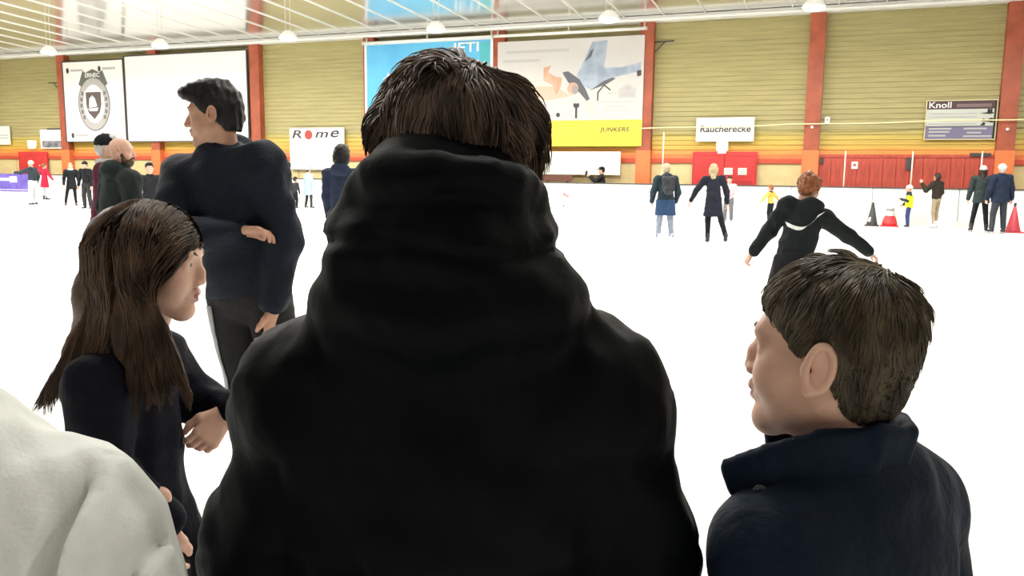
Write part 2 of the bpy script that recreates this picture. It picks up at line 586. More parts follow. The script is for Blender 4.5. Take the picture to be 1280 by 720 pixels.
decal(o, [(cx - 0.48, cz + 0.55), (cx - 0.48, cz - 0.05), (cx - 0.36, cz - 0.40), (cx, cz - 0.72), (cx + 0.36, cz - 0.40), (cx + 0.48, cz - 0.05), (cx + 0.48, cz + 0.55)], M_CRESTD, 5)
for pts in ([(-.30, -.18), (-.26, .25), (-.12, .36), (-.05, -.16)], [(-.03, -.16), (-.10, .42), (.10, .25), (.22, -.12)], [(-.38, -.22), (.30, -.18), (.20, -.34), (-.26, -.34)]):
    decal(o, [(cx + a, cz + b) for a, b in pts], M_BOARDW, 6, 'ship_shape')
decal(o, [(cx - 0.92, cz + 0.92), (cx - 0.62, cz + 1.55), (cx - 0.45, cz + 1.45), (cx, cz + 1.62), (cx + 0.45, cz + 1.45), (cx + 0.62, cz + 1.55), (cx + 0.92, cz + 0.92),
          (cx + 0.75, cz + 0.82), (cx + 0.4, cz + 1.13), (cx, cz + 1.22), (cx - 0.4, cz + 1.13), (cx - 0.75, cz + 0.82)], mat('crest_ribbon', (0.13, 0.13, 0.11)), 3, 'ribbon')
text('ERNEC', cx - 0.46, cz + 1.24, -0.022, 0.92, 0.20, M_BOARDW, o)
for s in (-1, 1):
    for i in range(5):
        a = math.radians(28 - i * 16)
        x_, z_ = cx + s * 0.81 * math.cos(a), cz + 1.06 * math.sin(a)
        MB().box(x_ - 0.07, x_ + 0.07, -0.018, -0.012, z_ - 0.09, z_ + 0.09).build('blurred_letter', M_CREST, o)
for x, z in ((0.3, 3.35), (2.35, 3.38), (0.4, 0.28), (2.35, 0.28)):
    decal(o, ring(x, z, 0.09, 0.13), M_PRINT, 1, 'small_emblem')
    MB().box(x + 0.2, x + 1.0, -0.005, 0, z - 0.05, z + 0.05).build('small_print', M_PALEPRINT, o)

o, w, h = sign('blank_board', 'large blank white board beside the crest board', 'sign', -31.38, -24.42, 2.76, 6.62, M_BOARDW, M_DARK)

# advert of a restaurant
o, w, h = sign('rome_banner', 'white banner lettered Rome with red dot for the O', 'banner', -22.38, -19.62, 1.5, 3.3, M_BOARDW, None, y=WY - 0.16)
text('R', 0.14, 1.36, -0.008, 0.50, 0.34, M_PRINT, o, shear=0.2)
decal(o, ring(0.98, 1.50, 0.20, 0.20), mat('brick_red_print', (0.42, 0.06, 0.05)), 1, 'red_dot')
text('m', 1.32, 1.38, -0.008, 0.66, 0.24, M_PRINT, o, shear=0.25)
text('e', 2.10, 1.38, -0.008, 0.42, 0.30, M_PRINT, o, shear=0.25)
for nm, z in (('hem', 0.01), ('hem', h - 0.05)):
    MB().box(0, w, -0.006, 0, z, z + 0.04).build(nm, M_PALEPRINT, o)

# blue poster behind the head of the tall spectator
M_BLUE = mat('sky_blue_print', (0.07, 0.36, 0.66), 0.5, color2=(0.13, 0.48, 0.70), nscale=0.5)
o, w, h = sign('blue_poster', 'large sky blue poster in white frame behind the spectator in black', 'poster', -18.35, -12.85, 2.45, 6.55, M_BLUE, M_TRIM, fw=0.10)
text('JETI', w - 1.65, h - 0.55, -0.008, 1.15, 0.48, M_BOARDW, o)
decal(o, [(w - 0.45, h - 1.0), (w - 0.45, h - 0.1), (w - 0.05, h - 0.1), (w - 0.05, h - 1.0)], mat('teal_print', (0.08, 0.42, 0.45)), 1)
decal(o, [(1.0, h - 1.1), (1.12, h - 1.3), (1.3, h - 1.35), (1.12, h - 1.42), (1.02, h - 1.65), (0.9, h - 1.42), (0.74, h - 1.35), (0.9, h - 1.28)], M_BOARDW, 1, 'star')

# yellow and white poster with a tumbling workman
M_POSTERW = mat('warm_white_print', (0.60, 0.56, 0.51), 0.5, color2=(0.54, 0.52, 0.50), nscale=0.5)
o, w, h = sign('heating_poster', 'large poster of a tumbling workman above a yellow stripe', 'poster', -12.55, -6.86, 2.5, 6.42, M_POSTERW, None, fw=0.07)
M_YEL = mat('yellow_print', (0.82, 0.66, 0.05), 0.5)
MB().box(0, w, -0.006, 0, 0, 0.95).build('yellow_stripe', M_YEL, o)
text('JUNKERS', w - 1.58, 0.47, -0.014, 1.12, 0.21, M_PRINT, o, shear=0.22)
M_JEAN = mat('jeans_print', (0.24, 0.29, 0.36), 0.5, color2=(0.38, 0.43, 0.50), nscale=2)
M_VEST = mat('vest_print', (0.10, 0.10, 0.12), 0.5)
M_FLESH = mat('flesh_print', (0.48, 0.28, 0.18), 0.5, color2=(0.58, 0.38, 0.26), nscale=3)


def P(pts):          # fractions of poster width and height
    return [(a * w, b * h) for a, b in pts]


decal(o, P([(.56, .66), (.66, .96), (.76, .97), (.74, .72), (.86, .72), (.98, .76), (.98, .68), (.80, .63), (.66, .52), (.58, .58)]), M_JEAN, 1, 'jeans')
decal(o, P([(.61, .78), (.65, .88), (.67, .90), (.655, .83)]), M_VEST, 2, 'dark_line')  # thin dark printed line on the jeans
decal(o, P([(.655, .52), (.74, .60), (.80, .63), (.82, .62), (.76, .57)]), M_VEST, 2, 'seam')
decal(o, P([(.955, .68), (.985, .69), (.985, .64), (.96, .63)]), M_PRINT, 2, 'shoe')
decal(o, P([(.46, .69), (.50, .70), (.58, .62), (.62, .53), (.65, .44), (.63, .42), (.58, .50), (.50, .60)]), M_VEST, 2, 'vest')
decal(o, P(ring(.535, .54, .038, .055)), M_FLESH, 3, 'face')
decal(o, P(ring(.55, .53, .022, .04)), mat('hair_print', (0.30, 0.27, 0.25)), 4, 'hair')
decal(o, P([(.33, .74), (.38, .76), (.36, .70), (.40, .66), (.46, .64), (.45, .56), (.42, .48), (.39, .58), (.33, .62)]), M_FLESH, 2, 'arm')
decal(o, P([(.16, .50), (.28, .57), (.42, .56), (.52, .47), (.40, .44), (.22, .43)]), mat('peach_print', (0.58, 0.42, 0.32)), 1, 'shoulder')
decal(o, P([(.62, .43), (.66, .40), (.70, .30), (.66, .27), (.62, .34)]), mat('hand_print', (0.62, 0.52, 0.46)), 2, 'hand')
decal(o, P([(.700, .42), (.700, .50), (.745, .57), (.79, .52), (.785, .51), (.745, .555), (.708, .495), (.708, .42)]), M_PRINT, 2, 'house_outline')
decal(o, P([(.77, .49), (.83, .49), (.83, .482), (.77, .482)]), M_GREYPRINT, 2, 'printed_line')
decal(o, P([(.84, .44), (.84, .52), (.90, .57), (.955, .52), (.955, .44)]), M_PALEPRINT, 1, 'badge')
decal(o, P(ring(.90, .525, .016, .022)), M_GREYPRINT, 2, 'badge_dot')
for i in range(4):
    MB().box(w * .862 + i * .115, w * .862 + i * .115 + .085, -0.014, -0.006, h * .455, h * .455 + .13).build('blurred_letter', M_GREYPRINT, o)
for z, a, b in ((.40, .70, .94), (.36, .75, .90), (.32, .73, .93), (.885, .06, .50), (.80, .04, .30)):
    MB().box(a * w, b * w, -0.005, 0, z * h, z * h + (0.04 if z < .5 else 0.10)).build('small_print', M_PALEPRINT, o)
decal(o, P(ring(.435, .295, .014, .021)), M_PRINT, 1, 'knob_icon')
decal(o, P([(.54, .37), (.54, .40), (.58, .40), (.58, .37), (.567, .355), (.567, .26), (.553, .26), (.553, .355)]), M_PRINT, 1, 'hammer_icon')
for x0, x1, s in ((-18.45, -12.72, 0), (-12.66, -6.78, 0)):
    ob = empty('banner_roller', (x0, WY - 0.47, 6.62), 0, 'white roller tube above the ' + ('blue poster' if x0 < -15 else 'workman poster'), 'roller')
    MB().tube([(0, 0, 0), (x1 - x0, 0, 0)], 0.055, 10).build('tube', M_TRIM, ob, True)
    MB().tube([(-.02, 0, 0), (0, 0, 0)], 0.075, 10).build('end_cap', M_GREYP, ob)
    MB().tube([(x1 - x0, 0, 0), (x1 - x0 + .02, 0, 0)], 0.075, 10).build('end_cap', M_GREYP, ob)
    for bx in (0.1, (x1 - x0) / 2, x1 - x0 - 0.1):
        MB().box(bx - .03, bx + .03, 0.0, 0.17, 0.03, 0.07).box(bx - .03, bx + .03, 0.12, 0.17, 0.07, 0.27).build('bracket', M_GREYP, ob)

# lower white banner
o, w, h = sign('low_banner', 'low wide white banner with red words below the workman poster', 'banner', -12.1, -7.62, 1.44, 2.30, mat('cream_cloth', (0.83, 0.80, 0.72), 0.6), None, y=WY - 0.36)
MB().box(0.2, 1.75, -0.008, 0, 0.66, 0.70).build('printed_line', M_PRINT, o)
MB().box(0.9, 1.75, -0.006, 0, 0.44, 0.60).build('red_box', mat('red_print', (0.5, .12, .1)), o)
MB().box(0.98, 1.68, -0.010, -0.006, 0.49, 0.55).build('printed_line', M_BOARDW, o)
bb = empty('brown_bench', (-11.9, WY - 0.62, 0), 0, 'dark brown bench top showing above the barrier under the low banner', 'bench')
MB().box(0, 2.5, 0, 0.05, 1.2, 1.42).build('backrest', mat('brown_wood', (0.16, 0.06, 0.04), 0.6), bb)
MB().box(0, 2.5, -0.4, 0.0, 0.42, 0.47).build('seat', mat('brown_wood', (0.16, 0.06, 0.04)), bb)
for x in (0.15, 2.3):
    MB().box(x, x + 0.06, -0.38, -0.32, 0, 0.42).build('leg', M_DARK, bb)
    MB().box(x, x + 0.06, 0.0, 0.05, 0, 1.2).build('leg', M_DARK, bb)

# smoking corner sign, lit from the lamp below it
o, w, h = sign('smoking_corner_sign', 'white sign lettered Raucherecke above the red double door', 'sign', -4.93, -2.94, 2.66, 3.49, M_BOARDW, None, y=WY - 0.2)
text('Raucherecke', 0.14, 0.32, -0.008, 1.74, 0.23, M_PRINT, o, shear=0.1)
for x, z, lab in ((-4.0, 2.24, 'glowing white lamp under the Raucherecke sign'), (-38.0, 2.42, 'glowing white lamp above the red door on the left')):
    o = empty('door_lamp', (x, WY - 0.24, z), 0, lab, 'lamp')
    MB().box(-0.19, 0.19, 0.0, 0.2, 0.10, 0.40).build('diffuser', mat('lamp_glow', (1.0, 0.95, 0.75), 0.5, emit=1.6), o)
    MB().box(-0.14, 0.14, 0.0, 0.2, 0.0, 0.10).build('housing', mat('lamp_glow', (1, 1, 1)), o)
    MB().box(-0.05, 0.05, 0.18, 0.26, 0.1, 0.3).build('wall_mount', M_BLACK, o)

# shop board with a hatted figure
o, w, h = sign('shop_board', 'grey and violet framed board lettered Knoll near the right post', 'sign', 2.42, 4.40, 2.72, 3.92, mat('pale_grey_print', (0.55, 0.58, 0.52)), mat('pale_gold_frame', (0.62, 0.55, 0.32)), y=WY - 0.09, fw=0.03)
MB().box(0, w, -0.006, 0, h - 0.26, h).build('title_band', mat('maroon_black_print', (0.07, 0.035, 0.04)), o)
text('Knoll', 0.06, h - 0.22, -0.014, 0.64, 0.19, M_BOARDW, o)
MB().box(0.85, w - 0.15, -0.009, -0.006, h - 0.2, h - 0.1).build('printed_line', mat('mauve_print', (0.2, 0.13, 0.13)), o)
MB().box(0, w, -0.006, 0, 0, 0.40).build('violet_band', mat('violet_grey_print', (0.17, 0.16, 0.26)), o)
for a, b, z in ((0.1, 0.75, 0.30), (1.1, 1.75, 0.30), (0.1, 0.6, 0.08), (1.1, 1.9, 0.06), (0.1, 0.7, 0.2), (1.2, 1.6, 0.17)):
    MB().box(a, b, -0.009, -0.006, z, z + 0.05).build('printed_line', M_PALEPRINT, o)
for z in (0.46, 0.57, 0.68, 0.79):
    MB().box(0.06, 1.45, -0.005, 0, z, z + 0.03).build('printed_line', M_GREYPRINT, o)
M_HAT = mat('black_print', (0.012, 0.018, 0.012))
decal(o, [(1.52, .80), (1.72, .83), (1.74, .96), (1.80, .92), (1.86, .96), (1.87, .83), (1.94, .80), (1.80, .77)], M_HAT, 2, 'hat_shape')
decal(o, [(1.58, .55), (1.62, .64), (1.72, .60), (1.86, .66), (1.93, .62), (1.90, .50), (1.75, .54)], M_HAT, 2, 'collar_shape')
decal(o, [(1.55, .42), (1.64, .52), (1.70, .50), (1.68, .42)], M_HAT, 2, 'glove_shape')
MB().box(w - 0.06, w, -0.008, 0, 0, h).build('side_band', M_HAT, o)

# small boards at the left end
o, w, h = sign('notice_board', 'white notice board with dark photo strip left of the crest board', 'sign', -37.45, -36.0, 2.42, 3.36, M_BOARDW, None, y=WY - 0.1)
MB().box(0.12, w, -0.008, 0, 0.05, 0.38).build('photo_strip', mat('photo_print', (0.12, 0.12, 0.14), color2=(0.35, .35, .38), nscale=3), o)
MB().box(0.5, w, -0.012, 0, h - 0.02, h + 0.05).build('top_clip', M_DARK, o)
o, w, h = sign('plain_sign', 'plain cream sign at the left edge of the wall', 'sign', -41.2, -39.6, 2.62, 3.55, mat('cream_sign', (0.85, 0.82, 0.68)), None, y=WY - 0.1)
MB().box(0.1, w - 0.1, -0.006, 0, 0.44, 0.5).build('printed_line', M_PALEPRINT, o)
MB().box(0.1, w - 0.1, -0.006, 0, 0.3, 0.35).build('printed_line', M_PALEPRINT, o)

# ------------------------------------------------------------------ lamps over the ice
lamp_shade = MB().lathe([(0.06, 0.26), (0.10, 0.25), (0.20, 0.18), (0.30, 0.07), (0.32, 0.0), (0.30, 0.0)], seg=24).mesh('lamp_shade', True)
lamp_lens = MB().lathe([(0.295, 0.01), (0.27, -0.05), (0.18, -0.085), (0.05, -0.10)], seg=24).mesh('lens', True)
rows = (24.7, 17.7, 10.7, 3.7, -3.3)  # last two rows are out of view, added as fill for the close figures
M_LENS = mat('lamp_lens', (1.0, 0.98, 0.93), 0.4, emit=9.0)
rn = ('first', 'second', 'third')
ordw = ('', 'second ', 'third ', 'fourth ', 'fifth ', 'sixth ', 'seventh ', 'eighth ', 'ninth ')
for ri, y in enumerate(rows):
    for k in range(-1, 8):
        if (ri == 2 and k in (-1, 7)) or (ri > 2 and not 4 <= k <= 7):
            continue
        x = PX0 + k * PS + 0.05
        z = 6.05
        L = empty('pendant_lamp', (x, y, z), 0,
                  '%swhite dome lamp in the %s row, counted from the left' % ('leftmost ' if k == (-1, -1, 0, 4, 4)[ri] else ordw[k - (-1, -1, 0, 4, 4)[ri]], ('wall-side', 'second', 'middle', 'added near fill', 'added rearmost fill')[ri]), 'lamp', 'dome lamps over the ice')
        link('lamp_shade', lamp_shade, M_TRIM, L)
        link('lens', lamp_lens, M_LENS, L)
        zc = ceil_z(y) - z
        for s in (-0.10, 0.10):
            MB().tube([(s, 0, 0.24), (s, 0, zc)], 0.012, 6).build('stem', M_GREYP, L)
        ld = bpy.data.lights.new('lamp_light', 'AREA')
        ld.shape = 'DISK'
        ld.size = 0.5
        ld.energy = LAMP_POWER * (1, 1, 1, 0.35, 0.12)[ri]
        ld.color = (1.0, 0.97, 0.92)
        lo = bpy.data.objects.new('lamp_light', ld)
        col.objects.link(lo)
        lo.parent = L
        lo.location = (0, 0, -0.14)

# ------------------------------------------------------------------ soft shapes: blended solids meshed on a grid
def A3(p):
    return np.asarray(p, dtype=np.float32)


class Soft:
    def __init__(self, vox):
        self.vox = vox
        self.items = []

    def cap(self, a, b, ra, rb=None, k=0.02, flat=None, op=1):
        rb = ra if rb is None else rb
        a, b = A3(a), A3(b)
        rm = max(ra, rb)
        self.items.append(('c', (a, b, ra, rb, flat), k, op, np.minimum(a, b) - rm, np.maximum(a, b) + rm))
        return self

    def chain(self, pts, rs, k=0.02, flat=None, op=1):
        for i in range(len(pts) - 1):
            self.cap(pts[i], pts[i + 1], rs[i], rs[i + 1], k, flat, op)
        return self

    def ell(self, c, r, k=0.02, rot=None, op=1):
        c, r = A3(c), A3(r)
        rm = r if rot is None else np.full(3, r.max(), np.float32)
        self.items.append(('e', (c, r, rot), k, op, c - rm, c + rm))
        return self

    def geo(self, disp=None):
        vox = self.vox
        adds = [i for i in self.items if i[3] > 0]
        lo = np.min([i[4] for i in adds], 0) - 4 * vox
        hi = np.max([i[5] for i in adds], 0) + 4 * vox
        n = np.ceil((hi - lo) / vox).astype(int) + 1
        ax = [(lo[d] + vox * np.arange(n[d])).astype(np.float32) for d in range(3)]
        Fd = np.full(tuple(n), 1.0, np.float32)
        for typ, pr, k, op, blo, bhi in self.items:
            pad = k + 3.2 * vox
            i0 = np.clip(np.floor((blo - pad - lo) / vox).astype(int), 0, n)
            i1 = np.clip(np.ceil((bhi + pad - lo) / vox).astype(int) + 1, 0, n)
            if np.any(i1 <= i0):
                continue
            sl = tuple(slice(i0[d], i1[d]) for d in range(3))
            X = ax[0][sl[0]][:, None, None]
            Y = ax[1][sl[1]][None, :, None]
            Z = ax[2][sl[2]][None, None, :]
            if typ == 'c':
                a, b, ra, rb, flat = pr
                px, py, pz = X - a[0], Y - a[1], Z - a[2]
                ba = b - a
                sc = 1.0
                if flat is not None:
                    u, s = A3(flat[0]), flat[1]
                    q = (px * u[0] + py * u[1] + pz * u[2]) * (1 / s - 1)
                    px, py, pz = px + q * u[0], py + q * u[1], pz + q * u[2]
                    ba = ba + u * float(ba @ u) * (1 / s - 1)
                    sc = (1 + s) / 2
                L2 = float(ba @ ba) + 1e-12
                t = np.clip((px * ba[0] + py * ba[1] + pz * ba[2]) / L2, 0, 1)
                d = (np.sqrt((px - t * ba[0]) ** 2 + (py - t * ba[1]) ** 2 + (pz - t * ba[2]) ** 2) - (ra + (rb - ra) * t)) * sc
            else:
                c, r, rot = pr
                px, py, pz = X - c[0], Y - c[1], Z - c[2]
                if rot is not None:
                    m_ = rot
                    px, py, pz = (px * m_[0][0] + py * m_[1][0] + pz * m_[2][0], px * m_[0][1] + py * m_[1][1] + pz * m_[2][1],
                                  px * m_[0][2] + py * m_[1][2] + pz * m_[2][2])
                k0 = np.sqrt((px / r[0]) ** 2 + (py / r[1]) ** 2 + (pz / r[2]) ** 2)
                k1 = np.sqrt((px / r[0] ** 2) ** 2 + (py / r[1] ** 2) ** 2 + (pz / r[2] ** 2) ** 2) + 1e-9
                d = k0 * (k0 - 1) / k1
            g = Fd[sl]
            if op > 0:
                h = np.maximum(k - np.abs(g - d), 0) / max(k, 1e-6)
                Fd[sl] = np.minimum(g, d) - h * h * k * 0.25
            else:
                d = -d
                h = np.maximum(k - np.abs(g - d), 0) / max(k, 1e-6)
                Fd[sl] = np.maximum(g, d) + h * h * k * 0.25
        if disp is not None:
            near = np.abs(Fd) < 0.06
            ii = np.nonzero(near)
            Fd[ii] += disp(ax[0][ii[0]], ax[1][ii[1]], ax[2][ii[2]]).astype(np.float32)
        return surface_nets(Fd, lo, vox)


CORN = [(i, j, k) for i in (0, 1) for j in (0, 1) for k in (0, 1)]
EDG = [(a, b) for a in range(8) for b in range(a + 1, 8) if sum(abs(CORN[a][d] - CORN[b][d]) for d in range(3)) == 1]


def surface_nets(Fd, lo, vox):
    s = Fd < 0
    c = np.zeros(tuple(np.array(s.shape) - 1), np.uint8)
    for i, j, k in CORN:
        c += s[i:s.shape[0] - 1 + i, j:s.shape[1] - 1 + j, k:s.shape[2] - 1 + k]
    act = (c > 0) & (c < 8)
    ci = np.argwhere(act)
    vals = np.stack([Fd[ci[:, 0] + i, ci[:, 1] + j, ci[:, 2] + k] for i, j, k in CORN], 1)
    acc = np.zeros((len(ci), 3), np.float32)
    cnt = np.zeros(len(ci), np.float32)
    for a, b in EDG:
        fa, fb = vals[:, a], vals[:, b]
        mk = (fa < 0) != (fb < 0)
        t = np.where(mk, fa / np.where(mk, fa - fb, 1), 0)
        pa, pb = np.array(CORN[a], np.float32), np.array(CORN[b], np.float32)
        acc += np.where(mk[:, None], pa + t[:, None] * (pb - pa), 0)
        cnt += mk
    V = (ci + acc / cnt[:, None]) * vox + lo
    idx = np.full(act.shape, -1, np.int32)
    idx[act] = np.arange(len(ci))
    Q = []
    for d in range(3):
        o1, o2 = (d + 1) % 3, (d + 2) % 3
        sl0 = [slice(1, -1)] * 3
        sl1 = [slice(1, -1)] * 3
        sl0[d] = slice(0, -1)
        sl1[d] = slice(1, None)
        a, b = s[tuple(sl0)], s[tuple(sl1)]
        e = np.argwhere(a != b)
        off = np.array([1, 1, 1])
        off[d] = 0
        g = e + off
        fl = a[tuple(e.T)]
        g0 = g.copy(); g1 = g.copy(); g2 = g.copy(); g3 = g.copy()
        g0[:, o1] -= 1; g0[:, o2] -= 1
        g1[:, o2] -= 1
        g3[:, o1] -= 1
        q = np.stack([idx[tuple(x.T)] for x in (g0, g1, g2, g3)], 1)
        q[~fl] = q[~fl][:, ::-1]
        Q.append(q)
    Q = np.concatenate(Q)
    Q = Q[(Q >= 0).all(1)]
    return V.astype(np.float32), Q


def xf(geo, M):
    V, Q = geo
    Mn = np.array(M, dtype=np.float32)
    W = V @ Mn[:3, :3].T + Mn[:3, 3]
    return W, (Q[:, ::-1] if np.linalg.det(Mn[:3, :3]) < 0 else Q)


def join(*geos):
    vs, qs, n = [], [], 0
    for V, Q in geos:
        vs.append(V)
        qs.append(Q + n)
        n += len(V)
    return np.concatenate(vs), np.concatenate(qs)


def put(name, geo, material, parent):
    return link(name, quad_mesh(name, *geo), material, parent)


def wob(amp, freq, seed=0):
    """cloth folds: a few crossing waves"""
    g = np.random.default_rng(seed)
    ws = [(g.normal(size=3) * freq * f, g.random() * 6.28, 1 / f ** 0.8) for f in (1, 1.4, 1.9, 2.8) for _ in (0, 1)]
    tot = sum(w[2] for w in ws) ** 0.5 * 1.2

    def f(x, y, z):
        r = 0
        for w, p, a in ws:
            r = r + a * np.sin(w[0] * x + w[1] * y + w[2] * z + p)
        return amp * r / tot
    return f


def unit(v):
    v = np.asarray(v, dtype=float)
    return v / np.linalg.norm(v)


def rot_m(yaw=0, pitch=0, roll=0):
    """head turn: yaw to its left, pitch up, roll to its right side; degrees"""
    return (Matrix.Rotation(math.radians(yaw), 3, 'Z') @ Matrix.Rotation(math.radians(pitch), 3, 'X') @ Matrix.Rotation(math.radians(roll), 3, 'Y'))


def place(rot3, loc, s=1.0):
    return Matrix.Translation(Vector(loc)) @ rot3.to_4x4() @ Matrix.Scale(s, 4)


# ---- heads, in head space: y forward, z up, about 0.24 high, origin between the ears
CACHE = {}


def head_geo(vox, kid=False):
    key = ('head', vox, kid)
    if key in CACHE:
        return CACHE[key]
    S = Soft(vox)
    S.ell((0, -0.014, 0.036), (0.076, 0.096, 0.084), 0.01)
    S.ell((0, 0.026, -0.022), (0.061, 0.062, 0.086), 0.03)
    for s in (-1, 1):
        S.cap((s * 0.050, -0.005, -0.050), (s * 0.012, 0.062, -0.100), 0.020, 0.018, 0.03)
        S.ell((s * 0.038, 0.054, -0.032), (0.027, 0.026, 0.030) if not kid else (0.031, 0.029, 0.034), 0.02)
    S.ell((0, 0.070, -0.100), (0.022, 0.017, 0.018), 0.02)
    S.cap((-0.036, 0.073, 0.026), (0.036, 0.073, 0.026), 0.014, 0.014, 0.02)
    for s in (-1, 1):
        S.ell((s * 0.031, 0.098, 0.008), (0.017, 0.014, 0.011), 0.012, op=-1)
        if vox < 0.008:
            S.cap((s * 0.018, 0.079, 0.016), (s * 0.046, 0.072, 0.014), 0.006, 0.005, 0.006)
            S.cap((s * 0.020, 0.079, 0.001), (s * 0.044, 0.073, 0.001), 0.006, 0.005, 0.006)
    S.chain([(0, 0.083, 0.014), (0, 0.096, -0.010), (0, 0.108 if not kid else 0.099, -0.030)], [0.008, 0.009 if not kid else 0.0075, 0.0115 if not kid else 0.010], 0.012)
    for s in (-1, 1):
        S.ell((s * 0.012, 0.093, -0.034), (0.009, 0.010, 0.008), 0.006)
    S.chain([(-0.022, 0.078, -0.062), (-0.007, 0.090, -0.056), (0.007, 0.090, -0.056), (0.022, 0.078, -0.062)], [0.005, 0.0075, 0.0075, 0.005], 0.008)
    S.chain([(-0.019, 0.078, -0.067), (0, 0.088, -0.071), (0.019, 0.078, -0.067)], [0.005, 0.008, 0.005], 0.006)
    S.cap((-0.018, 0.094, -0.064), (0.018, 0.094, -0.064), 0.003, 0.003, 0.004, op=-1)
    for s in (-1, 1):
        r = Matrix.Rotation(math.radians(-s * 22), 3, 'Z') @ Matrix.Rotation(math.radians(8), 3, 'X')
        if vox >= 0.008:
            S.ell((s * 0.080, -0.008, -0.003), (0.010, 0.020, 0.033), 0.008, rot=r)
        else:
            ec = np.array([s * 0.0815, -0.008, -0.002])
            R3 = np.array(r)
            S.ell(ec, (0.0055, 0.018, 0.030), 0.008, rot=r)
            S.ell(ec + R3 @ np.array([s * 0.007, 0.004, -0.002]), (0.008, 0.011, 0.018), 0.004, rot=r, op=-1)
            hx = [ec + R3 @ np.array([s * (0.005 + 0.002 * math.sin(a)), -0.018 * math.cos(a) * (1 if math.cos(a) > 0 else 0.75), 0.031 * math.sin(a)]) for a in np.radians(np.arange(-70, 216, 15))]
            S.chain(hx, [0.0046] * len(hx), 0.003)
            S.ell(ec + R3 @ np.array([s * 0.003, 0.004, -0.029]), (0.006, 0.009, 0.010), 0.006)
            S.ell(ec + R3 @ np.array([s * 0.002, 0.016, -0.006]), (0.004, 0.004, 0.007), 0.004)
    S.cap((0, -0.024, -0.05), (0, -0.036, -0.150), 0.053, 0.050, 0.03)
    CACHE[key] = S.geo()
    return CACHE[key]


def hand_geo(vox, curl=0.5, fist=False):
    """right hand: wrist at origin, fingers along +y, palm down, thumb on the -x side"""
    key = ('hand', vox, curl)
    if key in CACHE:
        return CACHE[key]
    S = Soft(vox)
    S.cap((0, -0.06, 0), (0, 0.01, 0), 0.025, 0.024, 0.01, ((0, 0, 1), 0.75))
    xs = (-0.029, -0.0095, 0.010, 0.028)
    ln = (0.070, 0.078, 0.072, 0.056)
    for x in xs:
        S.cap((x * 0.45, 0.01, 0), (x, 0.085, -0.002 - 0.3 * abs(x) ** 1.2), 0.016, 0.0125, 0.012)
    for i, (x, l) in enumerate(zip(xs, ln)):
        p = np.array([x, 0.085, -0.002])
        ang = 0.0
        pts = [p]
        for j, f in enumerate((0.45, 0.31, 0.24)):
            ang += curl * (0.75, 0.95, 0.7)[j] * (1 + 0.12 * i)
            d = np.array([x * 0.9 * (1 - curl * .6) * (1 if j == 0 else .5), math.cos(ang), -math.sin(ang)])
            p = p + unit(d) * l * f
            pts.append(p)
        S.chain(pts, [0.0095, 0.0088, 0.008, 0.0068], 0.0035)
    S.chain([(-0.018, 0.022, -0.006), (-0.042, 0.052, -0.014), (-0.046, 0.078, -0.022 - 0.012 * curl), (-0.040, 0.098, -0.030 - 0.02 * curl)], [0.016, 0.0125, 0.0105, 0.008], 0.006)
    CACHE[key] = S.geo()
    return CACHE[key]


def hand_at(wrist, d, palm, side, s, vox, curl=0.5):
    d = Vector(d).normalized()
    z = -Vector(palm)
    z = (z - d * z.dot(d)).normalized()
    x = d.cross(z)
    M3 = Matrix((x, d, z)).transposed()
    if side == 'L':
        M3 = M3 @ Matrix.Diagonal((-1, 1, 1))
    return xf(hand_geo(vox, curl), place(M3, wrist, s))


def face_cut(S, dz=0.0):
    S.ell((0, 0.105, -0.12 + dz), (0.15, 0.13, 0.15), 0.012, op=-1)


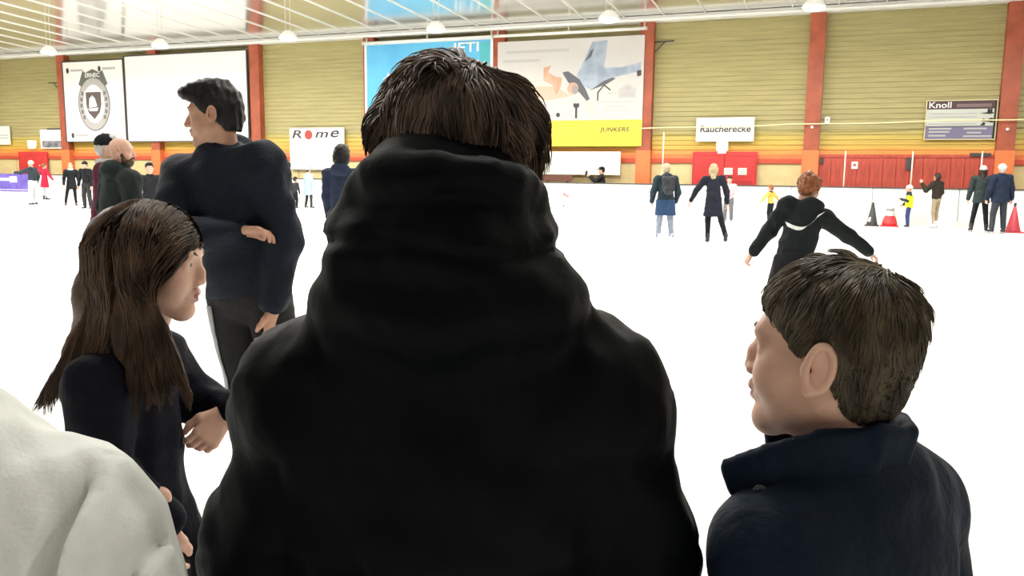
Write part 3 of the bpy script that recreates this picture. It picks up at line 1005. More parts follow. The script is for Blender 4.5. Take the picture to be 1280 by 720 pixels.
def hair_geo(style, vox):
    key = ('hair', style, vox)
    if key in CACHE:
        return CACHE[key]
    S = Soft(vox)
    S.ell((0, -0.014, 0.042), (0.086, 0.108, 0.094), 0.01)
    S.ell((0, -0.055, -0.02), (0.070, 0.062, 0.062), 0.03)
    dsp = wob(0.004, 60, 3)
    if style == 'short':
        S.ell((0, 0.05, 0.095), (0.06, 0.055, 0.035), 0.03)
        face_cut(S, 0.025)
        for s in (-1, 1):
            S.ell((s * 0.088, 0.0, -0.022), (0.03, 0.03, 0.034), 0.008, op=-1)
    elif style == 'quiff':
        S.ell((0, 0.080, 0.092), (0.058, 0.048, 0.030), 0.02)
        S.ell((0, 0.00, 0.105), (0.070, 0.085, 0.040), 0.02)
        face_cut(S, 0.03)
        for s in (-1, 1):
            S.ell((s * 0.088, 0.002, -0.026), (0.03, 0.030, 0.038), 0.008, op=-1)
        S.ell((0, -0.04, -0.12), (0.1, 0.1, 0.06), 0.01, op=-1)
    elif style == 'bob':
        S.ell((0, -0.035, -0.03), (0.098, 0.092, 0.105), 0.03)
        face_cut(S, 0.0)
    elif style == 'long':
        S.cap((0, -0.05, -0.02), (0, -0.095, -0.26), 0.082, 0.055, 0.04, ((0, 1, 0), 0.65))
        for s in (-1, 1):
            S.cap((s * 0.075, -0.02, 0.0), (s * 0.085, 0.02, -0.22), 0.032, 0.020, 0.03)
        face_cut(S, 0.0)
    elif style == 'curly':
        g = np.random.default_rng(7)
        for i in range(60):
            v = unit(g.normal(size=3))
            if v[2] < -0.55 or (v[1] > 0.45 and v[2] < 0.35):
                continue
            S.ell((v[0] * 0.088, -0.014 + v[1] * 0.108, 0.04 + v[2] * 0.098), (0.026, 0.026, 0.024), 0.008)
        face_cut(S, 0.02)
    elif style == 'close':
        S.items = []
        S.ell((0, -0.014, 0.040), (0.0815, 0.1030, 0.0895), 0.01)
        S.ell((0, -0.046, -0.028), (0.064, 0.056, 0.060), 0.03)
        face_cut(S, 0.034)
        for s in (-1, 1):
            S.ell((s * 0.088, 0.0, -0.022), (0.03, 0.026, 0.036), 0.008, op=-1)
        dsp = None
    elif style == 'buzz':
        face_cut(S, 0.04)
        for s in (-1, 1):
            S.ell((s * 0.088, 0.0, -0.022), (0.03, 0.03, 0.034), 0.008, op=-1)
    CACHE[key] = S.geo(dsp)
    return CACHE[key]


def beard_geo(vox):
    S = Soft(vox)
    S.ell((0, 0.045, -0.085), (0.058, 0.056, 0.050), 0.01)
    for s in (-1, 1):
        S.cap((s * 0.062, 0.015, -0.03), (s * 0.045, 0.04, -0.085), 0.018, 0.024, 0.02)
    S.chain([(-0.026, 0.082, -0.058), (0, 0.096, -0.047), (0.026, 0.082, -0.058)], [0.009, 0.009, 0.009], 0.01)
    S.ell((0, 0.11, -0.064), (0.024, 0.022, 0.009), 0.006, op=-1)
    return S.geo(wob(0.002, 120, 2))


def beanie_geo(vox, bobble=False):
    S = Soft(vox)
    S.ell((0, -0.014, 0.046), (0.092, 0.113, 0.104), 0.01)
    S.ell((0, 0.02, -0.095), (0.2, 0.2, 0.125), 0.01, op=-1)
    for i in range(16):
        a, b = i / 16 * 6.2832, (i + 1) / 16 * 6.2832
        S.cap((0.084 * math.cos(a), -0.014 + 0.104 * math.sin(a), 0.040), (0.084 * math.cos(b), -0.014 + 0.104 * math.sin(b), 0.040), 0.015, 0.015, 0.008)
    if bobble:
        S.ell((0, -0.02, 0.165), (0.035, 0.035, 0.03), 0.008)
    return S.geo()


def cap_geo(vox):
    S = Soft(vox)
    S.ell((0, -0.012, 0.050), (0.092, 0.113, 0.092), 0.01)
    S.ell((0, 0.02, -0.095), (0.2, 0.2, 0.13), 0.01, op=-1)
    S.cap((0, 0.09, 0.047), (0, 0.15, 0.035), 0.06, 0.055, 0.01, ((0, 0, 1), 0.16))
    return S.geo()


SKATE = {}


def skate_meshes(boot_mat, blade=True):
    key = (boot_mat.name, blade)
    if key in SKATE:
        return SKATE[key]
    if 'g' not in SKATE:
        S = Soft(0.012)
        S.cap((0, -0.012, 0.09), (0, -0.015, -0.03), 0.047, 0.043, 0.02)
        S.cap((0, -0.035, -0.045), (0, 0.115, -0.056), 0.040, 0.032, 0.02, ((0, 0, 1), 0.9))
        S.ell((0, 0.04, -0.14), (0.2, 0.3, 0.055), 0.006, op=-1)
        SKATE['g'] = S.geo()
    bme_ = quad_mesh('boot', *SKATE['g'])
    bme_.materials.append(boot_mat)
    bl_ = None
    if blade:
        mb = MB().box(-0.004, 0.004, -0.10, 0.17, -0.125, -0.105)
        mb.box(-0.012, 0.012, -0.07, -0.03, -0.107, -0.08).box(-0.012, 0.012, 0.07, 0.11, -0.107, -0.08)
        bl_ = mb.mesh('blade')
        bl_.materials.append(M_STEEL)
    else:
        bl_ = MB().box(-0.042, 0.042, -0.08, 0.15, -0.095, -0.078).mesh('sole')
        bl_.materials.append(M_DARK)
    SKATE[key] = (bme_, bl_)
    return SKATE[key]


def cloth(key, c, rough=0.75, sheen=0.15, spec=0.18, bump=0.25, bscale=90):
    return mat(key, c, rough, noise=0.12, nscale=12, bump=bump, bscale=bscale, spec=spec, sheen=sheen)


SKIN = skin_mat('skin_light', (0.62, 0.36, 0.26))
SKIN2 = skin_mat('skin_warm', (0.56, 0.31, 0.21))
HAIR_BROWN = hair_mat('hair_dark_brown', (0.020, 0.013, 0.010), (0.050, 0.033, 0.024))
HAIR_BLACK = hair_mat('hair_black', (0.008, 0.007, 0.007), (0.020, 0.017, 0.016))
HAIR_BLOND = hair_mat('hair_blond', (0.32, 0.24, 0.13), (0.50, 0.40, 0.25))
HAIR_GREY = hair_mat('hair_grey', (0.38, 0.37, 0.35), (0.60, 0.58, 0.55))
HAIR_RED = hair_mat('hair_red', (0.16, 0.055, 0.02), (0.34, 0.13, 0.055))
BOOT_W = mat('white_boot', (0.75, 0.75, 0.76), 0.4)
BOOT_B = mat('black_boot', (0.02, 0.02, 0.022), 0.4)
BOOT_G = mat('grey_boot', (0.30, 0.32, 0.35), 0.4)


def foot(parent, ankle, toe, s, bm_, blade=True):
    """one skate or boot: a part of the person, its blade a sub-part"""
    b, k = skate_meshes(bm_, blade)
    o = bpy.data.objects.new('skate' if blade else 'boot', b)
    col.objects.link(o)
    o.parent = parent
    o.location = ankle
    o.rotation_euler = (0, 0, math.atan2(-toe[0], toe[1]))
    o.scale = (s, s, s)
    q = bpy.data.objects.new('blade' if blade else 'sole', k)
    col.objects.link(q)
    q.parent = o
    return o


def eyes(parent, Mh, blade=None):
    if 'eye' not in CACHE:
        mb = MB()
        prof = [(0.0125 * math.sin(t), -0.0125 * math.cos(t)) for t in np.linspace(0.02, math.pi - 0.02, 13)]
        mb.lathe(prof, seg=14)
        me_ = mb.mesh('eye', True)
        me_.transform(Matrix.Rotation(math.radians(-90), 4, 'X'))
        me_.materials.append(mat('eye_white', (0.75, 0.72, 0.70), 0.2))
        me_.materials.append(mat('iris_brown', (0.05, 0.03, 0.02), 0.15))
        for p in me_.polygons:
            if p.center.y > 0.0105:
                p.material_index = 1
        CACHE['eye'] = me_
    for s in (-1, 1):
        o = bpy.data.objects.new('eye', CACHE['eye'])
        col.objects.link(o)
        o.parent = parent
        o.matrix_local = Mh @ Matrix.Translation((s * 0.031, 0.0708, 0.0075))


def brows(parent, Mh, material, vox=0.003):
    S = Soft(vox)
    for s in (-1, 1):
        S.chain([(s * 0.014, 0.0885, 0.026), (s * 0.032, 0.0865, 0.033), (s * 0.050, 0.073, 0.028)], [0.0035, 0.004, 0.0025], 0.003)
    put('eyebrows', xf(S.geo(), Mh), material, parent)


def lips(parent, Mh):
    S = Soft(0.0028)
    S.chain([(-0.020, 0.0795, -0.0615), (-0.007, 0.0905, -0.0570), (0.007, 0.0905, -0.0570), (0.020, 0.0795, -0.0615)], [0.0045, 0.0078, 0.0078, 0.0045], 0.004)
    S.chain([(-0.018, 0.0785, -0.0670), (0, 0.0885, -0.0710), (0.018, 0.0785, -0.0670)], [0.0045, 0.0084, 0.0045], 0.003)
    put('lips', xf(S.geo(), Mh), mat('lip_rose', (0.42, 0.15, 0.13), 0.45), parent)


def make_person(label, loc, rz, H, jacket, trousers, hair=('short', HAIR_BROWN), skin=SKIN, boots=BOOT_B, spine=(0, 0.05, 1),
                arms=None, legs=None, head=(0, 0, 0), hem=0.0, flare=1.0, bulk=1.0, hs=None, vox=0.016, hat=None, skates=True,
                hood=False, scarf=None, beard=None, curl=0.5, group='skaters on the ice', fold=0.006, glove=None, extra=None, slim=1.0):
    root = empty('person', loc, rz, label, 'person', group)
    sp = unit(spine)
    arms = arms or {'L': ((-0.25, 0.0, -1), (-0.1, 0.25, -1)), 'R': ((0.25, 0, -1), (0.1, 0.25, -1))}
    legs = legs or {'L': ((-0.06, 0.08, -1), (-0.02, -0.08, -1)), 'R': ((0.06, 0.08, -1), (0.02, -0.08, -1))}
    fs = H / 1.75
    ank = (0.125 if skates else 0.095) * fs
    sgn = {'L': -1, 'R': 1}
    rel = {}
    for s in 'LR':
        hp = np.array([sgn[s] * 0.050 * H, 0, 0])
        kn = hp + unit(legs[s][0]) * 0.235 * H
        an = kn + unit(legs[s][1]) * 0.225 * H
        rel[s] = (hp, kn, an)
    pel = np.array([0, 0, ank - min(rel['L'][2][2], rel['R'][2][2])])
    side = unit(np.cross(sp, (0, -1, 0))) if abs(sp[0]) < 0.5 else unit(np.cross(sp, (0, -1, 0)))
    if side[0] < 0:
        side = -side
    neck = pel + sp * 0.310 * H
    sh = {s: pel + sp * 0.285 * H + side * sgn[s] * 0.105 * H * bulk ** 0.5 for s in 'LR'}
    el, wr = {}, {}
    for s in 'LR':
        el[s] = sh[s] + unit(arms[s][0]) * 0.168 * H
        wr[s] = el[s] + unit(arms[s][1]) * 0.150 * H
    hs = hs or 0.56 * H
    hd = unit(sp * 0.6 + np.array([0, 0.12, 1]))
    hc = neck + hd * (0.035 * H + 0.115 * hs)
    Mh = place(rot_m(*head), hc, hs)
    fine = vox < 0.012
    # body: one continuous figure under its clothes
    S = Soft(max(vox, 0.016))
    S.cap(pel + sp * 0.05 * H, pel + sp * 0.26 * H, 0.065 * H, 0.068 * H, 0.04, ((0, 1, 0), 0.7))
    S.cap(sh['L'], sh['R'], 0.030 * H, None, 0.04)
    S.cap(neck - sp * 0.02 * H, hc - np.array([0, 0, 0.02]), 0.031 * H, 0.03 * H, 0.03)
    for s in 'LR':
        S.chain([sh[s], el[s], wr[s]], [0.030 * H, 0.024 * H, 0.017 * H], 0.02)
        S.chain([pel + rel[s][0], pel + rel[s][1], pel + rel[s][2]], [0.040 * H, 0.030 * H, 0.022 * H], 0.02)
    parts = [S.geo(), xf(head_geo(0.0045 if fine else 0.009), Mh)]
    for s in 'LR':
        d = unit(arms[s][1])
        palm = (-sgn[s] * 1.0, 0.15, 0) if abs(d[0]) < 0.75 else (0, 0.2, -1)
        hg = hand_at(wr[s] + d * 0.008, d, palm, s, 0.58 * H if hs < 0.6 * H else 0.56 * H, 0.0045 if fine else 0.007, curl)
        if glove is None:
            parts.append(hg)
        else:
            put('glove', hg, glove, root)
    put('body', join(*parts), skin, root)
    if hs and fine:
        eyes(root, Mh)
    # trousers
    S = Soft(vox)
    S.ell(pel + np.array([0, -0.005, 0.0]), (0.092 * H * slim, 0.070 * H, 0.075 * H), 0.03)
    for s in 'LR':
        S.chain([pel + rel[s][0] + np.array([0, 0, -.01]), pel + rel[s][1], pel + rel[s][2] + np.array([0, 0, 0.035 * fs])], [0.058 * H * slim, 0.043 * H * slim, 0.036 * H * slim], 0.02)
    put('trousers', S.geo(wob(fold * 0.6, 28, 5)), trousers, root)
    # jacket
    S = Soft(vox)
    b = bulk
    S.cap(pel + sp * 0.21 * H, pel + sp * 0.04 * H, 0.088 * H * b, 0.086 * H * b, 0.04, ((0, 1, 0), 0.74))
    S.cap(sh['L'], sh['R'], 0.044 * H * b, None, 0.05)
    S.cap(neck - sp * 0.035 * H, neck + sp * 0.008 * H, 0.052 * H * b, 0.040 * H * b, 0.03)
    if hem > 0:
        S.cap(pel + sp * 0.05 * H, pel - np.array([0, 0, (hem + 0.02) * H]), 0.094 * H * b, 0.108 * H * b * flare, 0.03, ((0, 1, 0), 0.78))
    S.ell(pel - np.array([0, 0, (hem + 0.03) * H + 1.0]), (5, 5, 1.0), 0.008, op=-1)
    for s in 'LR':
        S.chain([sh[s], el[s], wr[s] - unit(arms[s][1]) * 0.01], [0.043 * H * b, 0.037 * H * b, 0.028 * H * b], 0.03)
    if hood:
        S.ell(neck + np.array([0, -0.045 * H, 0.01 * H]), (0.070 * H, 0.050 * H, 0.050 * H), 0.02)
        S.ell(neck + np.array([0, -0.01 * H, 0.012 * H]), (0.062 * H, 0.055 * H, 0.032 * H), 0.02)
    jo = put('jacket', S.geo(wob(fold, 22, 9)), jacket, root)
    for s in 'LR':
        t = np.array([sgn[s] * 0.25, 1, 0])
        foot(root, pel + rel[s][2], t, fs, boots, skates)
    if hair:
        put('hair', xf(hair_geo(hair[0], 0.006 if fine else 0.010), Mh), hair[1], root)
    if beard:
        put('beard', xf(beard_geo(0.004 if fine else 0.008), Mh), beard, root)
    if hat:
        kind, hm = hat
        put('hat', xf({'beanie': lambda v: beanie_geo(v), 'bobble': lambda v: beanie_geo(v, True), 'cap': cap_geo}[kind](0.006 if fine else 0.009), Mh), hm, root)
    if scarf:
        S = Soft(0.010)
        for i in range(10):
            a, c = i / 10 * 6.2832, (i + 1) / 10 * 6.2832
            q = neck + np.array([0, 0.0, 0.022 * H])
            S.cap(q + np.array([0.040 * H * math.cos(a), 0.040 * H * math.sin(a), 0]), q + np.array([0.040 * H * math.cos(c), 0.040 * H * math.sin(c), 0]), 0.020 * H, None, 0.01)
        put('scarf', S.geo(wob(0.004, 50, 4)), scarf, root)
    info = dict(root=root, pel=pel, sp=sp, neck=neck, sh=sh, el=el, wr=wr, hc=hc, Mh=Mh, jacket=jo, H=H)
    return info


def wrap_patch(name, target, grid, direction, lift, material, parent):
    """a thin patch of cloth or print laid on a garment: grid (n, m, 3) of start points sent along direction"""
    me_ = target.data
    bv = BVHTree.FromPolygons([v.co.copy() for v in me_.vertices], [tuple(p.vertices) for p in me_.polygons])
    d = Vector(direction).normalized()
    n, mm = grid.shape[:2]
    V, ok = [], []
    for i in range(n):
        for j in range(mm):
            h = bv.ray_cast(Vector(grid[i, j]), d)
            ok.append(h[0] is not None)
            V.append((h[0] - d * lift) if h[0] is not None else Vector(grid[i, j]))
    F = []
    for i in range(n - 1):
        for j in range(mm - 1):
            q = (i * mm + j, i * mm + j + 1, (i + 1) * mm + j + 1, (i + 1) * mm + j)
            if all(ok[a] for a in q):
                F.append(q)
    me2 = bpy.data.meshes.new(name)
    me2.from_pydata([tuple(v) for v in V], [], F)
    me2.update()
    for p in me2.polygons:
        p.use_smooth = True
    o = link(name, me2, material, parent)
    md = o.modifiers.new('thickness', 'SOLIDIFY')
    md.thickness = lift * 0.9
    return o


def V3(lat, dep):
    return far(lat, dep)


# ------------------------------------------------------------------ skaters far and near
def cd(v, th):
    """a direction seen from the camera (x right, y away) in the frame of a person turned by th degrees"""
    a = math.radians(-th)
    return (v[0] * math.cos(a) - v[1] * math.sin(a), v[0] * math.sin(a) + v[1] * math.cos(a), v[2])


def rzc(th):
    return YAW + math.radians(th)


NAVY = cloth('navy_cloth', (0.012, 0.018, 0.035))
NAVY2 = cloth('deep_navy_cloth', (0.014, 0.022, 0.045))
BLACK = cloth('black_cloth', (0.009, 0.010, 0.012))
TEAL = cloth('dark_teal_cloth', (0.018, 0.032, 0.042))
GREYT = cloth('grey_denim', (0.22, 0.25, 0.31))
DKGREY = cloth('charcoal_cloth', (0.028, 0.029, 0.032))
LTGREY = cloth('light_grey_cloth', (0.52, 0.53, 0.55))

# woman with a backpack
p = make_person('woman in dark teal parka with backpack seen from behind in white skates', (-3.53, 17.97, 0), rzc(5), 1.70, TEAL, GREYT,
                ('short', HAIR_BLOND), boots=BOOT_W, hem=0.13, flare=1.05, bulk=1.12, hood=True, hat=('beanie', cloth('beige_knit', (0.45, 0.36, 0.24))),
                arms={'L': ((-0.32, 0.0, -1), (0.05, 0.5, -0.8)), 'R': ((0.32, 0, -1), (-0.05, 0.5, -0.8))},
                legs={'L': ((-0.10, 0.05, -1), (-0.05, -0.05, -1)), 'R': ((0.10, 0.05, -1), (0.08, -0.05, -1))}, slim=0.9)
S = Soft(0.014)
c = p['pel'] + np.array([0, -0.19, 0.34])
S.ell(c, (0.14, 0.085, 0.20), 0.02)
S.ell(c + np.array([0, -0.06, -0.07]), (0.11, 0.05, 0.10), 0.02)
S.cap(c + np.array([-.08, .03, .15]), c + np.array([.08, .03, .15]), 0.07, None, 0.04)
bpk = empty('backpack', (0, 0, 0), 0, 'dark grey backpack worn by the woman in teal parka', 'backpack')
bpk.location = p['root'].location
bpk.rotation_euler = p['root'].rotation_euler
BPM = cloth('backpack_nylon', (0.030, 0.032, 0.036), rough=0.5)
put('bag', S.geo(wob(0.004, 40, 3)), BPM, bpk)
for s in (-1, 1):
    MB().tube([c + np.array([s * .07, .05, .18]), c + np.array([s * .10, .12, .24]), c + np.array([s * .11, .26, .2]), c + np.array([s * .12, .28, .05]), c + np.array([s * .11, .05, -.12])], 0.018, 6).build('strap', BPM, bpk, True)
S = Soft(0.014)
S.cap(p['pel'] + np.array([0, 0, .06]), p['pel'] + np.array([0, 0, -.30]), 0.205, 0.230, 0.01, ((0, 1, 0), 0.82))
S.ell(p['pel'] - np.array([0, 0, 1.0 + 0.29]), (5, 5, 1.0), 0.01, op=-1)
S.ell(p['pel'] + np.array([0, 0, 1.0 + 0.05]), (5, 5, 1.0), 0.01, op=-1)
put('skirt_panel', S.geo(wob(0.004, 25, 1)), cloth('blue_cloth', (0.022, 0.05, 0.11)), p['root'])

# woman in a dark coat, one arm held out
p = make_person('blond woman in long black coat gliding with left arm held out', (-2.55, 18.29, 0), rzc(-12), 1.72, cloth('blue_black_cloth', (0.012, 0.015, 0.024)), BLACK,
                ('long', HAIR_BLOND), boots=BOOT_B, hem=0.15, flare=1.15, bulk=1.0, spine=(-0.05, 0.10, 1),
                arms={'L': ((-0.65, 0.1, -0.9), (-0.50, 0.15, -1)), 'R': ((0.40, 0, -1), (0.10, 0.3, -1))},
                legs={'L': ((-0.05, 0.12, -1), (0.02, -0.05, -1)), 'R': ((0.22, 0.0, -1), (0.30, -0.05, -1))}, slim=0.85)
p = make_person('child in pale pink jacket behind the woman in long black coat', (-3.25, 26.6, 0), rzc(160), 1.42, cloth('pale_pink_cloth', (0.70, 0.42, 0.46)), cloth('mid_grey_cloth', (0.14, 0.14, 0.15)),
                ('short', HAIR_BROWN), hs=0.90, bulk=1.1, boots=BOOT_G)
p = make_person('small child in yellow jacket and black trousers with arms spread', (-2.03, 27.2, 0), rzc(40), 1.14, cloth('mustard_cloth', (0.62, 0.42, 0.08)), BLACK,
                ('short', HAIR_RED), hs=0.82, bulk=1.15, scarf=BLACK, boots=BOOT_G,
                arms={'L': ((-0.8, 0.1, -0.6), (-0.7, 0.2, -0.7)), 'R': ((0.85, 0, -0.5), (0.8, 0.1, -0.5))})
p = make_person('small child in neon yellow vest and blue trousers beside the cones', (1.90, 27.2, 0), rzc(70), 1.20, DKGREY, cloth('blue_trouser_cloth', (0.035, 0.05, 0.16)),
                None, hs=0.84, bulk=1.15, hat=('beanie', cloth('white_knit', (0.75, 0.74, 0.70))), scarf=DKGREY, boots=BOOT_B,
                arms={'L': ((-0.4, 0.3, -0.9), (0.1, 0.8, 0.2)), 'R': ((0.3, -0.1, -1), (0.1, 0.6, -0.5))})
NEON = cloth('neon_yellow_vest', (0.70, 0.85, 0.03))
S = Soft(0.012)
S.cap(p['pel'] + np.array([0, 0, .25]), p['pel'] + np.array([0, 0, .02]), 0.130, 0.135, 0.03, ((0, 1, 0), 0.80))
S.cap(p['sh']['L'] * .8 + p['sh']['R'] * .2, p['sh']['R'] * .8 + p['sh']['L'] * .2, 0.062, None, 0.03)
for s_ in 'LR':
    S.chain([p['sh'][s_], p['el'][s_]], [0.062, 0.058], 0.02)
put('vest', S.geo(wob(0.004, 30, 2)), NEON, p['root'])
p = make_person('person in dark brown jacket and khaki trousers leaning at the barrier', (2.64, 27.4, 0), rzc(30), 1.60, cloth('dark_brown_cloth', (0.030, 0.024, 0.018)), cloth('khaki_cloth', (0.34, 0.27, 0.18)),
                ('bob', HAIR_BROWN), bulk=1.15, boots=BOOT_W, slim=0.8,
                arms={'L': ((-0.4, 0.5, -0.7), (-0.1, 0.5, 0.8)), 'R': ((0.25, 0, -1), (0, 0.5, -0.8))}, legs={'L': ((-0.02, 0.05, -1), (0.02, -0.1, -1)), 'R': ((-0.02, 0.05, -1), (-0.06, -0.05, -1))})
p = make_person('person in dark grey-green jacket and pale cap left of the couple by the red cone', (3.60, 26.0, 0), rzc(-20), 1.80, cloth('grey_green_cloth', (0.026, 0.036, 0.036)), BLACK,
                ('long', HAIR_BROWN), bulk=1.12, hat=('beanie', cloth('pale_grey_knit', (0.48, 0.44, 0.42))), hem=0.05, slim=0.85,
                legs={'L': ((-0.12, 0.05, -1), (-0.12, -0.05, -1)), 'R': ((0.12, 0.05, -1), (0.10, -0.05, -1))})
p = make_person('person in navy coat and white cap seen from behind beside the red cone', (4.0, 25.6, 0), rzc(5), 1.84, NAVY2, cloth('dark_teal_grey_cloth', (0.035, 0.045, 0.055)),
                ('short', HAIR_GREY), bulk=1.25, hat=('beanie', cloth('white_knit2', (0.72, 0.68, 0.66))), hem=0.04, scarf=NAVY2,
                arms={'L': ((-0.3, 0.0, -1), (0, 0.3, -1)), 'R': ((0.32, 0, -1), (0.25, 0.2, -1))}, legs={'L': ((-0.14, 0.05, -1), (-0.06, -0.05, -1)), 'R': ((0.10, 0.05, -1), (0.05, -0.05, -1))})

# left end of the rink
p = make_person('person in red coat with arms out near the purple banner', (-33.7, 27.3, 0), rzc(-30), 1.66, cloth('red_cloth', (0.48, 0.015, 0.045)), LTGREY,
                ('short', HAIR_RED), hem=0.14, flare=1.2, boots=BOOT_B, slim=0.85, arms={'L': ((-0.8, 0.1, 0.1), (-0.6, 0.4, 0.4)), 'R': ((0.6, 0.1, -0.8), (0.6, 0.2, -0.8))})
p = make_person('person in dark jacket, white cap and light grey trousers at the far left', (-29.4, 23.3, 0), rzc(80), 1.72, cloth('dark_slate_cloth', (0.030, 0.040, 0.052)), LTGREY,
                None, hat=('beanie', cloth('white_knit3', (0.82, 0.80, 0.74))), bulk=1.1, slim=1.15, arms={'L': ((-0.3, 0.8, -0.4), (0, 1, 0.0)), 'R': ((0.3, -0.2, -1), (0, 0.3, -1))})
p = make_person('person in black coat with white scarf at left of the capped man', (-27.7, 23.6, 0), rzc(-150), 1.66, BLACK, BLACK,
                ('bob', HAIR_BLOND), hem=0.10, flare=1.1, scarf=cloth('white_scarf', (0.75, 0.73, 0.72)), slim=0.8,
                legs={'L': ((-0.05, 0.1, -1), (-0.05, -0.1, -1)), 'R': ((0.25, 0.05, -1), (0.15, -0.1, -1))})
p = make_person('person in black jacket and dark cap half hidden by the maroon coat', (-25.2, 22.1, 0), rzc(170), 1.70, BLACK, DKGREY, ('short', HAIR_BLACK), hat=('beanie', BLACK))
p = make_person('person in pale blue coat skating in front of the Rome banner', (-19.35, 27.2, 0), rzc(-40), 1.60, cloth('pale_blue_cloth', (0.36, 0.52, 0.62)), DKGREY,
                ('short', HAIR_BROWN), hem=0.16, flare=1.15, slim=0.8, hat=('beanie', LTGREY), legs={'L': ((-0.15, 0.1, -1), (-0.1, -0.1, -1)), 'R': ((0.2, 0.05, -1), (0.15, -0.1, -1))})
p = make_person('small dark clad child left of the pale blue coat', (-19.75, 26.9, 0), rzc(-30), 1.18, DKGREY, BLACK, ('short', HAIR_BROWN), hs=0.84)
p = make_person('person with black bob hair in navy jacket right of the man in navy', far(-2.17, 10.5), rzc(-8), 1.78, cloth('slate_navy_cloth', (0.020, 0.028, 0.055)), DKGREY,
                ('bob', HAIR_BLACK), bulk=0.98, vox=0.012, hs=1.12, hood=True,
                arms={'L': ((-0.08, 0.05, -1), (0, 0.25, -1)), 'R': ((0.1, 0, -1), (0, 0.25, -1))})
p = make_person('person in black jacket between the bearded man and the man in navy', far(-7.0, 16.0), rzc(-150), 1.60, cloth('black_blue_cloth', (0.014, 0.014, 0.018)), BLACK,
                ('short', HAIR_BLACK), arms={'L': ((-0.35, 0.1, -1), (-0.15, 0.1, -1)), 'R': ((0.35, 0.1, -1), (0.2, 0.1, -1))}, glove=cloth('white_glove', (0.75, 0.74, 0.72)))
p = make_person('child in yellow-green jacket partly hidden by the shoulder of the man in navy', far(-9.05, 22.0), rzc(-60), 1.45, cloth('yellow_green_cloth', (0.42, 0.45, 0.10)), LTGREY, ('short', HAIR_BLOND), hs=0.88)
p = make_person('person in black jacket partly hidden behind the right arm of the man in navy', far(-6.62, 24.5), rzc(100), 1.72, BLACK, BLACK, ('short', HAIR_BLACK),
                arms={'L': ((-0.3, 0.0, -1), (0, 0.3, -1)), 'R': ((0.5, 0.3, -1), (0.2, 0.5, -1))})
p = make_person('person in black cap and jacket behind the barrier raising a phone', (-8.0, 29.0, 0), rzc(75), 1.74, cloth('soft_black_cloth', (0.022, 0.022, 0.024)), DKGREY, ('short', HAIR_BLACK),
                hat=('cap', BLACK), skates=False, group='spectators', arms={'L': ((-0.3, 0.7, -0.6), (0.0, 0.7, 0.6)), 'R': ((0.3, 0.7, -0.6), (-0.2, 0.8, 0.5))})
ph = empty('phone', (0, 0, 0), 0, 'small dark phone held up by the person behind the barrier', 'phone')
ph.location = p['root'].matrix_basis @ Vector(p['wr']['L'] + np.array([0, 0.09, 0.06]))
ph.rotation_euler = (0.2, 0, rzc(75))
MB().box(-0.008, 0.0, -0.005, 0.075, -0.02, 0.14).build('case', M_BLACK, ph)
MB().box(0.0, 0.002, 0.0, 0.07, -0.01, 0.13).build('screen', mat('phone_glass', (0.15, 0.16, 0.18), 0.1), ph)

# bearded man and the man in the peaked cap
p = make_person('bald bearded man in long dark green-black jacket and light trousers', far(-3.47, 7.2), rzc(-42), 1.75, cloth('green_black_cloth', (0.012, 0.018, 0.017)), LTGREY,
                None, skin=SKIN, beard=hair_mat('beard_brown', (0.05, 0.028, 0.016), (0.11, 0.065, 0.04)), hem=0.16, bulk=1.2, vox=0.011, hood=True, head=(-36, -4, 0), spine=(0.12, 0.08, 1),
                arms={'L': ((-0.25, -0.1, -1), (-0.05, 0.3, -1)), 'R': ((0.25, -0.05, -1), (0.05, 0.35, -1))}, boots=BOOT_W)
brows(p['root'], p['Mh'], HAIR_BROWN)
p = make_person('man in black peaked cap and maroon coat behind the bearded man', far(-3.98, 8.1), rzc(-75), 1.80, cloth('maroon_cloth', (0.085, 0.012, 0.030)), DKGREY,
                ('short', HAIR_GREY), hat=('cap', BLACK), hem=0.12, bulk=1.1, vox=0.012, scarf=cloth('pale_fur', (0.48, 0.45, 0.43), bump=0.6, bscale=40))

# skater with outstretched arms and a swoosh on the back
th = 0
p = make_person('red-haired skater in black hooded top with white swoosh, arms stretched out', far(2.40, 7.0), rzc(th), 1.60, cloth('green_black_fleece', (0.010, 0.014, 0.014)), BLACK,
                ('curly', HAIR_RED), spine=(0.36, 0.42, 1), bulk=1.12, hood=True, vox=0.010, head=(-50, -14, 10), hs=0.98,
                arms={'L': ((-0.45, 0.30, -0.85), (-0.50, 0.25, -0.85)), 'R': ((0.85, 0.1, -0.56), (0.85, 0.1, -0.60))},
                legs={'L': ((-0.10, 0.45, -1), (-0.1, -0.4, -1)), 'R': ((0.15, 0.45, -1), (0.1, -0.4, -1))})
# the swoosh, laid on the cloth of the back
nn = 26
ts = np.linspace(0, 1, nn)
bx_, bz_ = p['neck'][0], p['neck'][2]
lowx = -0.21 + 0.33 * ts
low = bz_ - 0.155 - 0.030 * np.sin(np.pi * np.minimum(ts * 1.9, 1)) + 0.125 * ts ** 1.5
top_ = bz_ - 0.115 - 0.060 * np.sin(np.pi * np.minimum(ts * 1.3, 1)) ** 0.8 + 0.086 * ts ** 1.3
low = np.minimum(low - 0.012 * np.sin(np.pi * np.minimum(ts * 1.6, 1)), top_ - 0.001)
grid = np.zeros((nn, 5, 3))
for i in range(nn):
    for j in range(5):
        f = j / 4
        grid[i, j] = (bx_ + lowx[i], -0.6, low[i] * (1 - f) + top_[i] * f)
wrap_patch('swoosh_print', p['jacket'], grid, (0, 1, 0), 0.004, mat('white_print', (0.85, 0.85, 0.83), 0.5), p['root'])

